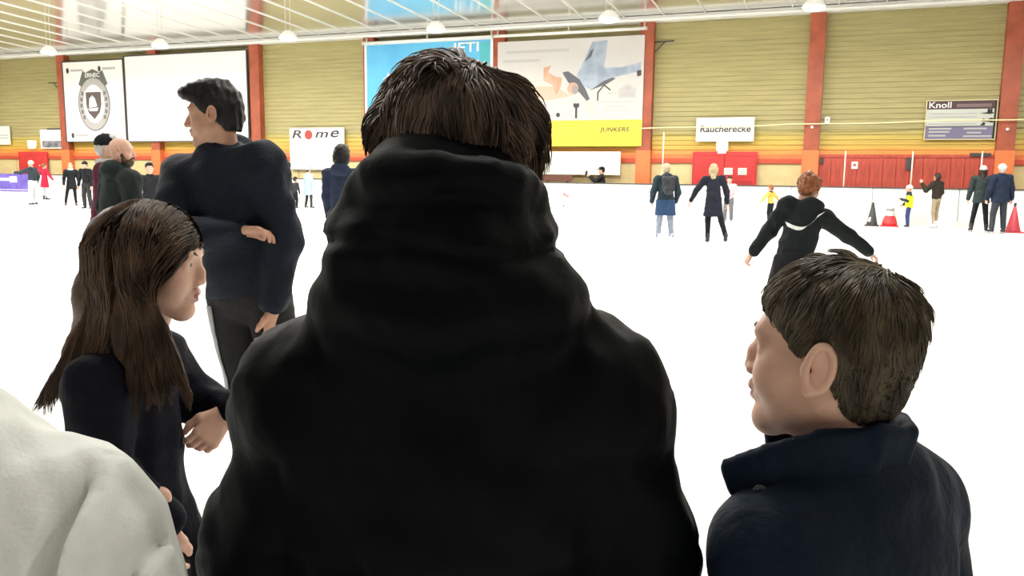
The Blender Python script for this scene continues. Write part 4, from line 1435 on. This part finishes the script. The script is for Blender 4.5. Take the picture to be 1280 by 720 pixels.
# man in navy, turned to his right, one arm across his body
th = 162
HM = 1.84
p = make_person('tall man in navy hooded jacket looking left with one arm across his body', far(-1.13, 3.5), rzc(th), HM, cloth('navy_softshell', (0.007, 0.011, 0.020), rough=0.65), cloth('charcoal_trouser', (0.020, 0.020, 0.021)),
                ('quiff', HAIR_BLACK), skin=SKIN2, spine=cd((-0.16, -0.05, 1), th), bulk=1.14, hood=True, vox=0.009, head=(-66, -4, 0), hem=0.0, hs=1.03,
                arms={'R': (cd((0.05, -0.75, -0.9), th), cd((1, -0.05, 0.10), th)), 'L': (cd((0.22, 0.0, -1), th), cd((-0.12, -0.12, -1), th))},
                legs={'R': (cd((0.10, 0.05, -1), th), cd((0.06, 0.05, -1), th)), 'L': (cd((0.20, -0.08, -1), th), cd((-0.05, 0.05, -1), th))}, fold=0.007, slim=0.98)
brows(p['root'], p['Mh'], HAIR_BLACK)
lips(p['root'], p['Mh'])
tro = [o for o in p['root'].children if o.name.startswith('trousers')][0]
# pale stripe down the outer side of the leg nearest the left edge
d_ = np.array(cd((0.75, 0.66, 0), th))
side_ = np.array(cd((0.66, -0.75, 0), th))
hipR = p['pel'] + np.array([0.05 * HM, 0, 0])
kn = hipR + unit(cd((0.10, 0.05, -1), th)) * 0.235 * HM
an = kn + unit(cd((0.06, 0.05, -1), th)) * 0.225 * HM
line = [hipR + (kn - hipR) * t for t in np.linspace(0.12, 1, 14)] + [kn + (an - kn) * t for t in np.linspace(0.1, 0.95, 12)]
grid = np.array([[q - d_ * 0.4 + side_ * w_ for w_ in (-0.020, -0.007, 0.007, 0.020)] for q in line])
wrap_patch('side_stripe', tro, grid, tuple(d_), 0.004, mat('pale_grey_stripe', (0.36, 0.37, 0.38), 0.5), p['root'])


# ------------------------------------------------------------------ cones on the ice
def cone(label, loc, h, r, cm, bands=(), base=True, bm2=None):
    o = empty('traffic_cone', loc, 0.0, label, 'cone')
    MB().lathe([(r, 0.03), (r * 0.97, 0.05), (r * 0.16, h), (r * 0.10, h)], seg=20).build('cone_body', cm, o, True)
    MB().box(-r * 1.25, r * 1.25, -r * 1.25, r * 1.25, 0.0, 0.035).build('base_plate', bm2 or cm, o)
    for f0, f1, m_ in bands:
        rr = lambda f: r * (0.97 - 0.81 * f) + 0.004
        MB().lathe([(rr(f0), 0.05 + (h - .05) * f0), (rr(f1), 0.05 + (h - .05) * f1)], seg=20).build('band', m_, o, True)
    return o


M_CONE = mat('cone_red', (0.72, 0.04, 0.05), 0.5)
M_CONEW = mat('cone_white', (0.85, 0.84, 0.82), 0.5)
c_ = cone('red and white traffic cone standing on the ice beside the neon vest child', (1.42, 27.45, 0), 0.86, 0.20, M_CONE, ((0.34, 0.985, M_CONEW), (0.52, 0.62, M_GREYPRINT)))
MB().lathe([(0.21, 0.03), (0.215, 0.12), (0.16, 0.29), (0.15, 0.29)], seg=20).build('foot_collar', M_CONE, c_, True)
c_ = cone('slim black cone standing left of the red and white cone', (0.93, 27.45, 0), 0.72, 0.165, mat('cone_black', (0.03, 0.03, 0.03), 0.5), ())
MB().prism([(-0.13, 0.14), (-0.05, 0.14), (-0.04, 0.28), (-0.10, 0.26)], -0.17, -0.15).build('white_tag', M_CONEW, c_)
c_ = cone('plain red cone at the right edge beside the navy coat', (4.48, 26.3, 0), 0.72, 0.19, mat('cone_dark_red', (0.50, 0.05, 0.07), 0.5))
MB().tube([(0, 0, 0.7), (0, 0, 0.82)], [0.03, 0.035], 10).build('handle_knob', M_BLACK, c_)


# ------------------------------------------------------------------ hair strands
def strand_geo(paths, r0, r1):
    """paths (n, k, 3) -> tapering three-sided strands"""
    Pn = np.asarray(paths, np.float32)
    n, k = Pn.shape[:2]
    T = np.gradient(Pn, axis=1)
    T /= np.linalg.norm(T, axis=2, keepdims=True) + 1e-9
    ref = np.array([0.31, 0.52, 0.79], np.float32)
    a = np.cross(T, ref)
    a /= np.linalg.norm(a, axis=2, keepdims=True) + 1e-9
    b = np.cross(T, a)
    r0 = np.broadcast_to(np.asarray(r0, np.float32), (n,))[:, None]
    rad = (r0 * (1 - np.linspace(0, 1, k)[None] ** 2) + r1)[:, :, None]
    rings = [Pn + rad * (math.cos(t) * a + math.sin(t) * b) for t in (0, 2.0944, 4.1888)]
    V = np.stack(rings, 2).reshape(-1, 3)
    base = (np.arange(n)[:, None] * k + np.arange(k - 1)[None]) * 3
    base = base.reshape(-1)
    Q = np.concatenate([np.stack([base + i, base + (i + 1) % 3, base + 3 + (i + 1) % 3, base + 3 + i], 1) for i in range(3)])
    return V, Q


def scalp(n, g, c=(0, -0.014, 0.042), r=(0.083, 0.105, 0.091), dz=0.02, zmin=-0.09):
    """points and normals on the hairy part of a head, in head space"""
    v = g.normal(size=(n * 4, 3))
    v /= np.linalg.norm(v, axis=1, keepdims=True)
    c, r = np.array(c), np.array(r)
    p = c + v * r
    e = ((p - np.array([0, 0.105, -0.12 + dz])) / np.array([0.15, 0.13, 0.15])) ** 2
    ear = ((np.abs(p[:, 0]) - 0.085) / 0.03) ** 2 + (p[:, 1] / 0.028) ** 2 + ((p[:, 2] + 0.018) / 0.034) ** 2
    keep = (e.sum(1) > 1.0) & (p[:, 2] > zmin) & (ear > 1)
    p, v = p[keep][:n], v[keep][:n]
    nr = v / r
    nr /= np.linalg.norm(nr, axis=1, keepdims=True)
    return p, nr


def short_hair_strands(n, g, cap, crown, length, lift, clump=0.5, nclump=160, k=6, fall=0.35, spread=0.35, swirl=0.3, fringe=0.02, top_gain=0.0):
    """strands that lie along a cap of hair and follow its surface; all in head space"""
    V, Q = cap
    bv = BVHTree.FromPolygons([tuple(map(float, v)) for v in V], [tuple(map(int, q_)) for q_ in Q])
    ce_, nrm = V[Q].mean(1), np.cross(V[Q[:, 2]] - V[Q[:, 0]], V[Q[:, 3]] - V[Q[:, 1]])
    nrm /= np.linalg.norm(nrm, axis=1, keepdims=True) + 1e-9
    e = (((ce_ - np.array([0, 0.105, -0.12 + 0.034])) / np.array([0.15, 0.13, 0.15])) ** 2).sum(1)
    ear = ((np.abs(ce_[:, 0]) - 0.088) / 0.031) ** 2 + (ce_[:, 1] / 0.027) ** 2 + ((ce_[:, 2] + 0.022) / 0.037) ** 2
    outward = ((ce_ - np.array([0, -0.02, 0.0])) * nrm).sum(1) > 0.015
    good = np.nonzero((e > 1.03) & (ear > 1.1) & outward)[0]
    pick = good[g.integers(0, len(good), n)]
    p = ce_[pick] + g.normal(size=(n, 3)) * 0.0018
    nr = nrm[pick]
    crown = np.array(crown)
    ax_ = unit(crown)
    t = p - crown
    t = t + swirl * np.cross(np.broadcast_to(ax_, t.shape), t)
    t -= (t * nr).sum(1, keepdims=True) * nr
    t /= np.linalg.norm(t, axis=1, keepdims=True) + 1e-6
    cl = p[g.integers(0, n, nclump)]
    cid = np.argmin(((p[:, None] - cl[None]) ** 2).sum(2), 1)
    cdir = g.normal(size=(nclump, 3)) * spread
    clen = 0.7 + 0.6 * g.random(nclump)
    clift = 0.35 + 1.3 * g.random(nclump) ** 2
    d = t + cdir[cid] + g.normal(size=(n, 3)) * 0.09
    up = np.clip((p[:, 2] - 0.0) / 0.1, 0, 1)
    L = (length * clen[cid] * (0.8 + 0.4 * g.random(n)) * (0.55 + 0.45 * up))[:, None]
    lf = lift * clift[cid] * (0.8 + 0.4 * g.random(n)) * (0.4 + (0.6 + top_gain) * up)
    q = p.copy()
    paths = [q.copy()]
    for i in range(1, k):
        si = i / (k - 1)
        d = d - (d * nr).sum(1, keepdims=True) * nr * 0.9
        d[:, 2] -= fall / k
        d /= np.linalg.norm(d, axis=1, keepdims=True)
        pull = (cl[cid] - p) * clump * 0.16 * si
        q2 = q + d * L / (k - 1) + pull
        h_ = lf * math.sin(si * 1.7)
        for m_ in range(n):
            loc_, no_, _, _ = bv.find_nearest(Vector(q2[m_]))
            x, y, z = loc_
            er = ((abs(x) - 0.088) / 0.031) ** 2 + ((y + 0.002) / 0.026) ** 2 + ((z + 0.016) / 0.038) ** 2
            fc = (x / 0.15) ** 2 + ((y - 0.105) / 0.13) ** 2 + ((z + 0.086 + fringe) / 0.15) ** 2
            if er > 1 and fc > 1 and no_.x * x + no_.y * (y + .02) + no_.z * z > 0.01:
                nr[m_] = no_
                q[m_] = (x + no_.x * h_[m_], y + no_.y * h_[m_], z + no_.z * h_[m_])
            else:
                q[m_] = q[m_] * 0.9 + q2[m_] * 0.1
        paths.append(q.copy())
    return np.stack(paths, 1)


def near_person(label, lat, dep, jacket_geo, jacket_mat, Mh, joints, skin, trousers, hair_geo_, hair_material, kid=False, vox=0.0045, group='spectators at the rink side', headname=None):
    root = empty('person', far(lat, dep), YAW, label, 'person', group)
    j = joints
    S = Soft(0.014)
    S.cap(j['pel'], j['chest'], 0.075, 0.065, 0.03, ((0, 1, 0), 0.8))
    S.cap(j['shL'], j['shR'], 0.035, None, 0.03)
    S.cap(j['chest'], Mh.translation - Vector((0, 0, 0.06)), 0.04, 0.042, 0.02)
    parts = []
    for s in 'LR':
        S.chain([j['sh' + s], j['el' + s], j['wr' + s]], [0.042, 0.034, 0.024], 0.02)
        S.chain([j['hip' + s], j['kn' + s], j['an' + s]], [0.07, 0.048, 0.036], 0.03)
        hd_ = j['hand' + s]
        parts.append(hand_at(np.array(j['wr' + s]) + unit(hd_[0]) * 0.006, hd_[0], hd_[1], s, j.get('hs', 0.85), 0.0035, hd_[2]))
    parts += [S.geo(), xf(head_geo(vox, kid), Mh)]
    put('body', join(*parts), skin, root)
    eyes(root, Mh)
    S = Soft(0.014)
    S.ell(j['pel'], (0.165 * j.get('w', 1), 0.125 * j.get('w', 1), 0.11), 0.03)
    for s in 'LR':
        an = np.array(j['an' + s]) + np.array([0, 0, 0.05])
        S.chain([j['hip' + s], j['kn' + s], an], [0.09 * j.get('w', 1), 0.068 * j.get('w', 1), 0.058 * j.get('w', 1)], 0.02)
    put('trousers', S.geo(wob(0.005, 30, 6)), trousers, root)
    jo = put('jacket', jacket_geo, jacket_mat, root)
    for s in 'LR':
        foot(root, j['an' + s], j.get('toe', (0, 1)), j.get('fs', 0.92), BOOT_B, False)
    if hair_geo_ is not None:
        put('hair', hair_geo_, hair_material, root)
    return root, jo


def legs_joints(cx=0, cy=0, hip=0.82, w=0.085, fs=0.92):
    a = 0.095 * fs
    return dict(pel=(cx, cy, hip + 0.02), hipL=(cx - w, cy, hip), hipR=(cx + w, cy, hip), knL=(cx - w - .01, cy + .03, hip * 0.53), knR=(cx + w + .01, cy + .03, hip * 0.53),
                anL=(cx - w - .02, cy, a), anR=(cx + w + .02, cy, a), fs=fs)


# ---- spectator in the black padded jacket, seen from behind
PUFF = mat('black_padded_nylon', (0.0008, 0.0016, 0.0021), 0.6, noise=0.1, nscale=8, bump=0.12, bscale=35, spec=0.07)
S = Soft(0.0075)
S.cap((0, 0.02, 1.16), (0, 0.02, 0.74), 0.195, 0.215, 0.05, ((0, 1, 0), 0.70))
S.cap((-0.150, 0.0, 1.242), (0.150, 0.0, 1.242), 0.078, None, 0.06)
for s in (-1, 1):
    S.cap((s * 0.03, -0.02, 1.325), (s * 0.165, -0.005, 1.255), 0.085, 0.070, 0.05)
    S.chain([(s * 0.172, -0.005, 1.232), (s * 0.221, 0.006, 1.075), (s * 0.222, 0.035, 0.96), (s * 0.16, 0.19, 0.86)], [0.070, 0.066, 0.064, 0.05], 0.03)
S.ell((0.0, -0.050, 1.372), (0.139, 0.120, 0.074), 0.025)
S.ell((-0.006, -0.055, 1.424), (0.122, 0.118, 0.074), 0.014)
S.ell((0.002, -0.048, 1.462), (0.098, 0.112, 0.086), 0.016)
for i in range(12):           # rolled edge of the hood
    a, b = math.pi * (1.0 + i / 12), math.pi * (1.0 + (i + 1) / 12)
    f = lambda t: (0.082 * math.cos(t) + 0.002, -0.045 + 0.105 * math.sin(t), 1.490 - 0.028 * math.sin(t) - 0.020)
    S.cap(f(a), f(b), 0.021, 0.021, 0.012)
w1, w2 = wob(0.0075, 24, 31), wob(0.0025, 60, 12)


def puff(x, y, z):
    seam = np.abs(np.sin(np.pi * (z - 1.205 + 0.03 * np.abs(x)) / 0.115))
    q = np.where(z < 1.27, 0.011 * (1 - seam ** 0.45), 0)
    arm = np.where((np.abs(x) > 0.17) & (z < 1.27), 0.006 * (1 - np.abs(np.sin(np.pi * (z - 1.183) / 0.105)) ** 0.5), 0)
    hoodseam = np.where(z > 1.35, 0.009 * np.exp(-((z - 1.429 - 0.05 * x + 0.012 * np.sin(22 * x)) / 0.007) ** 2), 0)
    return w1(x, y, z * 0.8) + w2(x, y, z) + q * 0.55 + arm + hoodseam


jg = S.geo(puff)
Mh = place(rot_m(6, -6, 1), (0.006, 0.01, 1.484), 1.0)
g = np.random.default_rng(21)
cap_ = hair_geo('close', 0.006)
hp = short_hair_strands(8500, g, cap_, (0.015, -0.055, 0.118), 0.058, 0.0115, clump=0.9, nclump=230, fall=0.5, spread=0.34, swirl=0.5, fringe=0.03, top_gain=0.3)
hg = join(xf(cap_, Mh), xf(strand_geo(hp, 0.0014, 0.0003), Mh))
J = legs_joints(0, 0.02, 0.80, 0.085)
J.update(chest=(0, 0.02, 1.22), shL=(-0.165, 0, 1.235), shR=(0.165, 0, 1.235), elL=(-0.235, 0.01, 0.98), elR=(0.235, 0.01, 0.98), wrL=(-0.16, 0.2, 0.86), wrR=(0.16, 0.2, 0.86),
         handL=((0.7, 0.6, 0.0), (0, -0.3, -1), 0.5), handR=((-0.7, 0.6, 0.0), (0, -0.3, -1), 0.5))
HAIR_MID = hair_mat('hair_mid_brown', (0.045, 0.029, 0.021), (0.165, 0.110, 0.078))
root, jo = near_person('spectator with tousled brown hair in black padded hooded jacket seen from behind', -0.068, 0.9, jg, PUFF, Mh, J, skin_mat('skin_ruddy', (0.60, 0.27, 0.20)), BLACK, hg, HAIR_MID)

# ---- boy on the right, looking left
NAVYJ = mat('navy_jacket', (0.004, 0.010, 0.021), 0.7, noise=0.15, nscale=10, bump=0.2, bscale=60, spec=0.12, sheen=0.2)
S = Soft(0.0065)
bf = (-0.57, 0.82)                   # the way the body faces
S.cap((0.02, 0, 1.02), (0.02, 0, 0.64), 0.150, 0.160, 0.05, ((bf[0], bf[1], 0), 0.75))
S.cap((-0.096, -0.080, 1.078), (0.130, 0.085, 1.078), 0.062, None, 0.06)
S.cap((-0.02, -0.02, 1.135), (-0.095, -0.07, 1.085), 0.064, 0.06, 0.04)
S.cap((0.04, 0.01, 1.140), (0.120, 0.08, 1.085), 0.066, 0.06, 0.04)
for q in ([(-0.112, -0.100, 1.06), (-0.092, -0.124, 0.90), (-0.105, -0.06, 0.78), (-0.10, 0.06, 0.72)], [(0.150, 0.10, 1.06), (0.185, 0.10, 0.90), (0.16, 0.16, 0.78), (0.08, 0.24, 0.72)]):
    S.chain(q, [0.058, 0.054, 0.048, 0.038], 0.03)
S.ell((0.02, -0.005, 1.145), (0.075, 0.075, 0.04), 0.03)
jg = S.geo(wob(0.004, 26, 41))
Mh = place(rot_m(56, 2, 0), (-0.022, 0.0, 1.290), 0.885)
g = np.random.default_rng(5)
hp = short_hair_strands(8500, g, cap_, (0.0, -0.060, 0.112), 0.042, 0.006, clump=0.6, nclump=300, fall=0.4, spread=0.18, swirl=0.35, fringe=0.012, top_gain=0.3)
hg = join(xf(cap_, Mh), xf(strand_geo(hp, 0.0013, 0.0003), Mh))
J = legs_joints(0.02, 0, 0.70, 0.075, 0.85)
J.update(chest=(0.02, 0, 1.05), shL=(-0.115, -0.08, 1.075), shR=(0.14, 0.09, 1.075), elL=(-0.095, -0.117, 0.88), elR=(0.185, 0.1, 0.88), wrL=(-0.10, 0.075, 0.715), wrR=(0.06, 0.26, 0.715),
         handL=((-0.1, 1, 0), (0.6, 0, -1), 0.5), handR=((-0.5, 0.8, 0), (0, 0, -1), 0.5), hs=0.75, w=0.85, toe=(-0.57, 0.82))
SKIN_BOY = skin_mat('skin_boy', (0.68, 0.41, 0.30))
HAIR_BOY = hair_mat('hair_boy_brown', (0.045, 0.034, 0.021), (0.14, 0.108, 0.068))
root, jo = near_person('boy with short brown hair in navy jacket looking left across the ice', 0.396, 0.958, jg, NAVYJ, Mh, J, SKIN_BOY, DKGREY, hg, HAIR_BOY, kid=True, vox=0.0035)
brows(root, Mh, HAIR_BOY)
lips(root, Mh)
S = Soft(0.0045)                      # standing collar, open at the throat
near_c = [(0.070, 0.010, 1.186), (0.054, -0.050, 1.190), (0.008, -0.072, 1.194), (-0.045, -0.072, 1.188), (-0.098, -0.058, 1.165), (-0.136, -0.030, 1.152)]
far_c = [(0.074, 0.010, 1.182), (0.052, 0.056, 1.178), (0.005, 0.078, 1.165), (-0.05, 0.085, 1.145)]
for pts in (near_c, far_c):
    for dz_ in (0.022, 0.008, -0.006, -0.020, -0.034):
        S.chain([(x + (0.25 * dz_ if i < 3 else -0.2 * dz_), y, z + dz_ * (1.0 if i < 5 else 0.55)) for i, (x, y, z) in enumerate(pts)], [0.0095] * len(pts), 0.008)
put('collar', S.geo(wob(0.0018, 50, 8)), NAVYJ, root)
bt = MB().lathe([(0.0075, 0), (0.0085, 0.002), (0.006, 0.0035), (0.001, 0.003)], seg=14).build('button', mat('dark_button', (0.03, 0.035, 0.045), 0.25), root, True)
bt.location = (-0.112, -0.066, 1.146)
bt.rotation_euler = (math.radians(90), 0, math.radians(-25))

# ---- girl with long hair on the left, in profile
S = Soft(0.008)
S.cap((-0.035, 0, 1.06), (-0.035, 0, 0.74), 0.118, 0.128, 0.05, ((1, 0, 0), 0.85))
S.cap((-0.02, -0.115, 1.105), (-0.02, 0.115, 1.105), 0.058, None, 0.05)
S.cap((-0.01, 0, 1.15), (-0.01, 0, 1.17), 0.058, 0.05, 0.03)
S.chain([(-0.02, -0.135, 1.095), (-0.005, -0.150, 0.93), (0.090, -0.125, 0.850)], [0.056, 0.052, 0.038], 0.03)
S.chain([(-0.02, 0.135, 1.095), (0.06, 0.15, 0.99), (0.150, 0.08, 1.005)], [0.054, 0.046, 0.034], 0.03)
S.cap((0.02, 0.03, 0.76), (0.075, 0.03, 0.70), 0.07, 0.06, 0.04)
jg = S.geo(wob(0.005, 30, 14))
Mh = place(rot_m(-85, -8, 0), (0.044, 0, 1.320), 0.885)
g = np.random.default_rng(9)
# long hair: roots on the scalp, falling over shoulders and back
p0, nr = scalp(5000, g, dz=0.016, zmin=-0.06)
Mn = np.array(Mh)
p0 = p0 @ Mn[:3, :3].T + Mn[:3, 3]
nr = nr @ Mn[:3, :3].T
nr /= np.linalg.norm(nr, axis=1, keepdims=True)
n = len(p0)
cxy = np.array([0.030, 0.0])
top = (p0[:, 2] > 1.36)
sidey = np.where(np.abs(p0[:, 1]) < 0.004, -1, np.sign(p0[:, 1]))
az = np.arctan2(p0[:, 1], -(p0[:, 0] - cxy[0]))                 # 0 at the back of the head
front = np.clip((np.abs(az) - 1.3) / 1.5, 0, 1)
# hanging column: back of the head and both sides, never over the face
azt = np.sign(az + 1e-6) * np.minimum(np.abs(az), 1.95)
azt = np.where((front > 0), np.sign(az + 1e-6) * (1.45 + 0.45 * g.random(n)), azt)
rad = 0.098 + 0.016 * g.random(n)
azt = np.where(azt > 1.2, 1.2, azt)
hx = cxy[0] - rad * 1.02 * np.cos(azt)
hy = rad * 1.0 * np.sin(azt)
k = 13
backness = np.clip(np.cos(azt), 0, 1)
nclump = 90
cid = g.integers(0, nclump, n)
order = np.argsort(azt)
cid[order] = (np.arange(n) * nclump // n)
cph, cend = g.random(nclump) * 6.28, g.random(nclump)
zend = 1.045 + 0.05 * cend[cid] + 0.03 * g.random(n) - 0.02 * backness
paths = np.zeros((n, k, 3))
for i, s in enumerate(np.linspace(0, 1, k)):
    zz = p0[:, 2] + (zend - p0[:, 2]) * s
    blend = np.clip(s * 3.2, 0, 1) ** 0.8
    over = np.clip(1 - s * 3.2, 0, 1)
    x = p0[:, 0] * (1 - blend) + hx * blend
    y = p0[:, 1] * (1 - blend) + hy * blend
    arch = np.sin(np.clip(s * 3.2, 0, 1) * math.pi) * 0.018
    x = x + nr[:, 0] * arch
    y = y + nr[:, 1] * arch
    zz = zz + np.where(top, np.sin(np.clip(s * 3.2, 0, 1) * math.pi) * 0.022, 0)
    drop = np.clip((1.25 - zz) / 0.25, 0, 1)
    x = x - backness * 0.105 * drop ** 1.3 - 0.016 * drop + 0.095 * np.clip((1.29 - zz) / 0.2, 0, 1) * np.clip(-azt - 1.15, 0, 0.7) / 0.7
    y = y + np.sign(hy) * 0.030 * np.clip((1.20 - zz) / 0.1, 0, 1)
    wave = 0.009 * drop * np.sin(s * 15 + cph[cid])
    x = x + wave + (g.random(n) - .5) * 0.003
    y = y + 0.006 * drop * np.cos(s * 13 + cph[cid])
    w_ = np.stack([x - 0.040 + 0.013, y, zz - 1.313 - 0.04], 1)
    rr_ = np.linalg.norm(w_ / np.array([0.100, 0.080, 0.088]), axis=1)
    f_ = np.where(rr_ < 1, 1 / np.maximum(rr_, 0.3), 1)
    paths[:, i] = np.stack([0.027 + w_[:, 0] * f_, w_[:, 1] * f_, 1.353 + w_[:, 2] * f_], 1)
S = Soft(0.006)
S.chain([(-0.020, 0, 1.355), (-0.045, 0, 1.24), (-0.095, -0.01, 1.12), (-0.125, -0.01, 1.07)], [0.072, 0.064, 0.046, 0.022], 0.03)
for s in (-1, 1):
    S.chain([(0.030, s * 0.062, 1.34), (0.012, s * 0.086, 1.23), (0.025 if s < 0 else -0.02, s * 0.120, 1.12)], [0.026, 0.026, 0.016], 0.03, ((0, 1, 0), 0.6))
hg = join(xf(hair_geo('close', 0.006), Mh), S.geo(wob(0.004, 50, 2)), strand_geo(paths, 0.0019, 0.0003))
J = legs_joints(-0.03, 0, 0.68, 0.07, 0.85)
J.update(chest=(-0.03, 0, 1.08), shL=(-0.02, 0.12, 1.10), shR=(-0.02, -0.12, 1.10), elL=(0.06, 0.15, 0.99), elR=(-0.005, -0.15, 0.93), wrL=(0.148, 0.075, 1.003), wrR=(0.085, -0.125, 0.85),
         handL=((-0.50, -0.60, -0.75), (-0.6, 0.2, -0.4), 0.75), handR=((-0.05, 0.1, -1), (0.3, 0.9, 0), 0.45), hs=0.80, w=0.82, toe=(1, 0.1),
         hipL=(-0.03, 0.07, 0.68), hipR=(-0.03, -0.07, 0.68), knL=(0.06, 0.075, 0.38), knR=(-0.01, -0.075, 0.36), anL=(0.03, 0.08, 0.08), anR=(-0.04, -0.08, 0.08))
GIRLJ = mat('girl_dark_jacket', (0.005, 0.005, 0.010), 0.75, noise=0.12, nscale=10, bump=0.2, bscale=70, spec=0.1, sheen=0.1)
HAIR_GIRL = hair_mat('hair_girl_brown', (0.030, 0.018, 0.011), (0.105, 0.062, 0.038))
root, jo = near_person('girl with long wavy brown hair in dark jacket shown in profile facing right', -0.738, 1.6, jg, GIRLJ, Mh, J, skin_mat('skin_girl', (0.66, 0.40, 0.30)), BLACK, hg, HAIR_GIRL, kid=True, vox=0.0035)
brows(root, Mh, HAIR_GIRL)
lips(root, Mh)

# ---- person in the light grey sweatshirt, cut off by the left edge
GREYS = mat('light_grey_sweatshirt', (0.78, 0.80, 0.75), 0.85, noise=0.04, nscale=30, bump=0.12, bscale=250, spec=0.2, sheen=0.2)
S = Soft(0.007)
S.cap((0, 0.02, 1.13), (0, 0.02, 0.72), 0.185, 0.195, 0.05, ((0, 1, 0), 0.70))
for s in (-1, 1):
    S.ell((s * 0.148, 0, 1.146), (0.100, 0.095, 0.100), 0.05)
    S.chain([(s * 0.150, 0.0, 1.145), (s * 0.225, 0.01, 0.96), (s * 0.20, 0.08, 0.79)], [0.100, 0.085, 0.055], 0.03)
    S.cap((s * 0.02, -0.01, 1.165), (s * 0.12, 0, 1.150), 0.05, 0.055, 0.05)
wg = wob(0.006, 24, 17)


def folds(x, y, z):
    f = 0
    for x0, sl, wd, am, zt in ((0.196, 0.06, 0.008, 0.034, 1.222), (0.160, 0.05, 0.012, 0.026, 1.17), (0.115, -0.1, 0.014, 0.024, 1.21), (0.240, 0.55, 0.007, 0.012, 1.20), (0.05, 0.2, 0.02, 0.014, 1.2)):
        f = f + am * np.exp(-((x - x0 - sl * (z - 1.15)) / wd) ** 2) / (1 + np.exp((z - zt) / 0.012)) * (y < 0.02)
        f = f - 0.5 * am * np.exp(-((x - x0 - wd * 2.2 - sl * (z - 1.15)) / (wd * 1.4)) ** 2) / (1 + np.exp((z - zt) / 0.012)) * (y < 0.02)
    return f + wg(x, y, z * 0.6)


jg = S.geo(folds)
Mh = place(rot_m(20, 0, 0), (-0.03, 0.03, 1.42), 0.95)
J = legs_joints(0, 0.02, 0.76, 0.085)
J.update(chest=(0, 0.02, 1.18), shL=(-0.15, 0, 1.19), shR=(0.15, 0, 1.19), elL=(-0.225, 0.02, 0.97), elR=(0.225, 0.02, 0.97), wrL=(-0.2, 0.085, 0.785), wrR=(0.2, 0.085, 0.785),
         handL=((0.3, 1, -0.1), (0.5, 0, -1), 0.5), handR=((-0.3, 1, -0.1), (-0.5, 0, -1), 0.5))
root, jo = near_person('person in light grey sweatshirt cut off by the lower left edge', -0.565, 0.70, jg, GREYS, Mh, J, SKIN, DKGREY, xf(hair_geo('bob', 0.008), Mh), HAIR_BROWN)
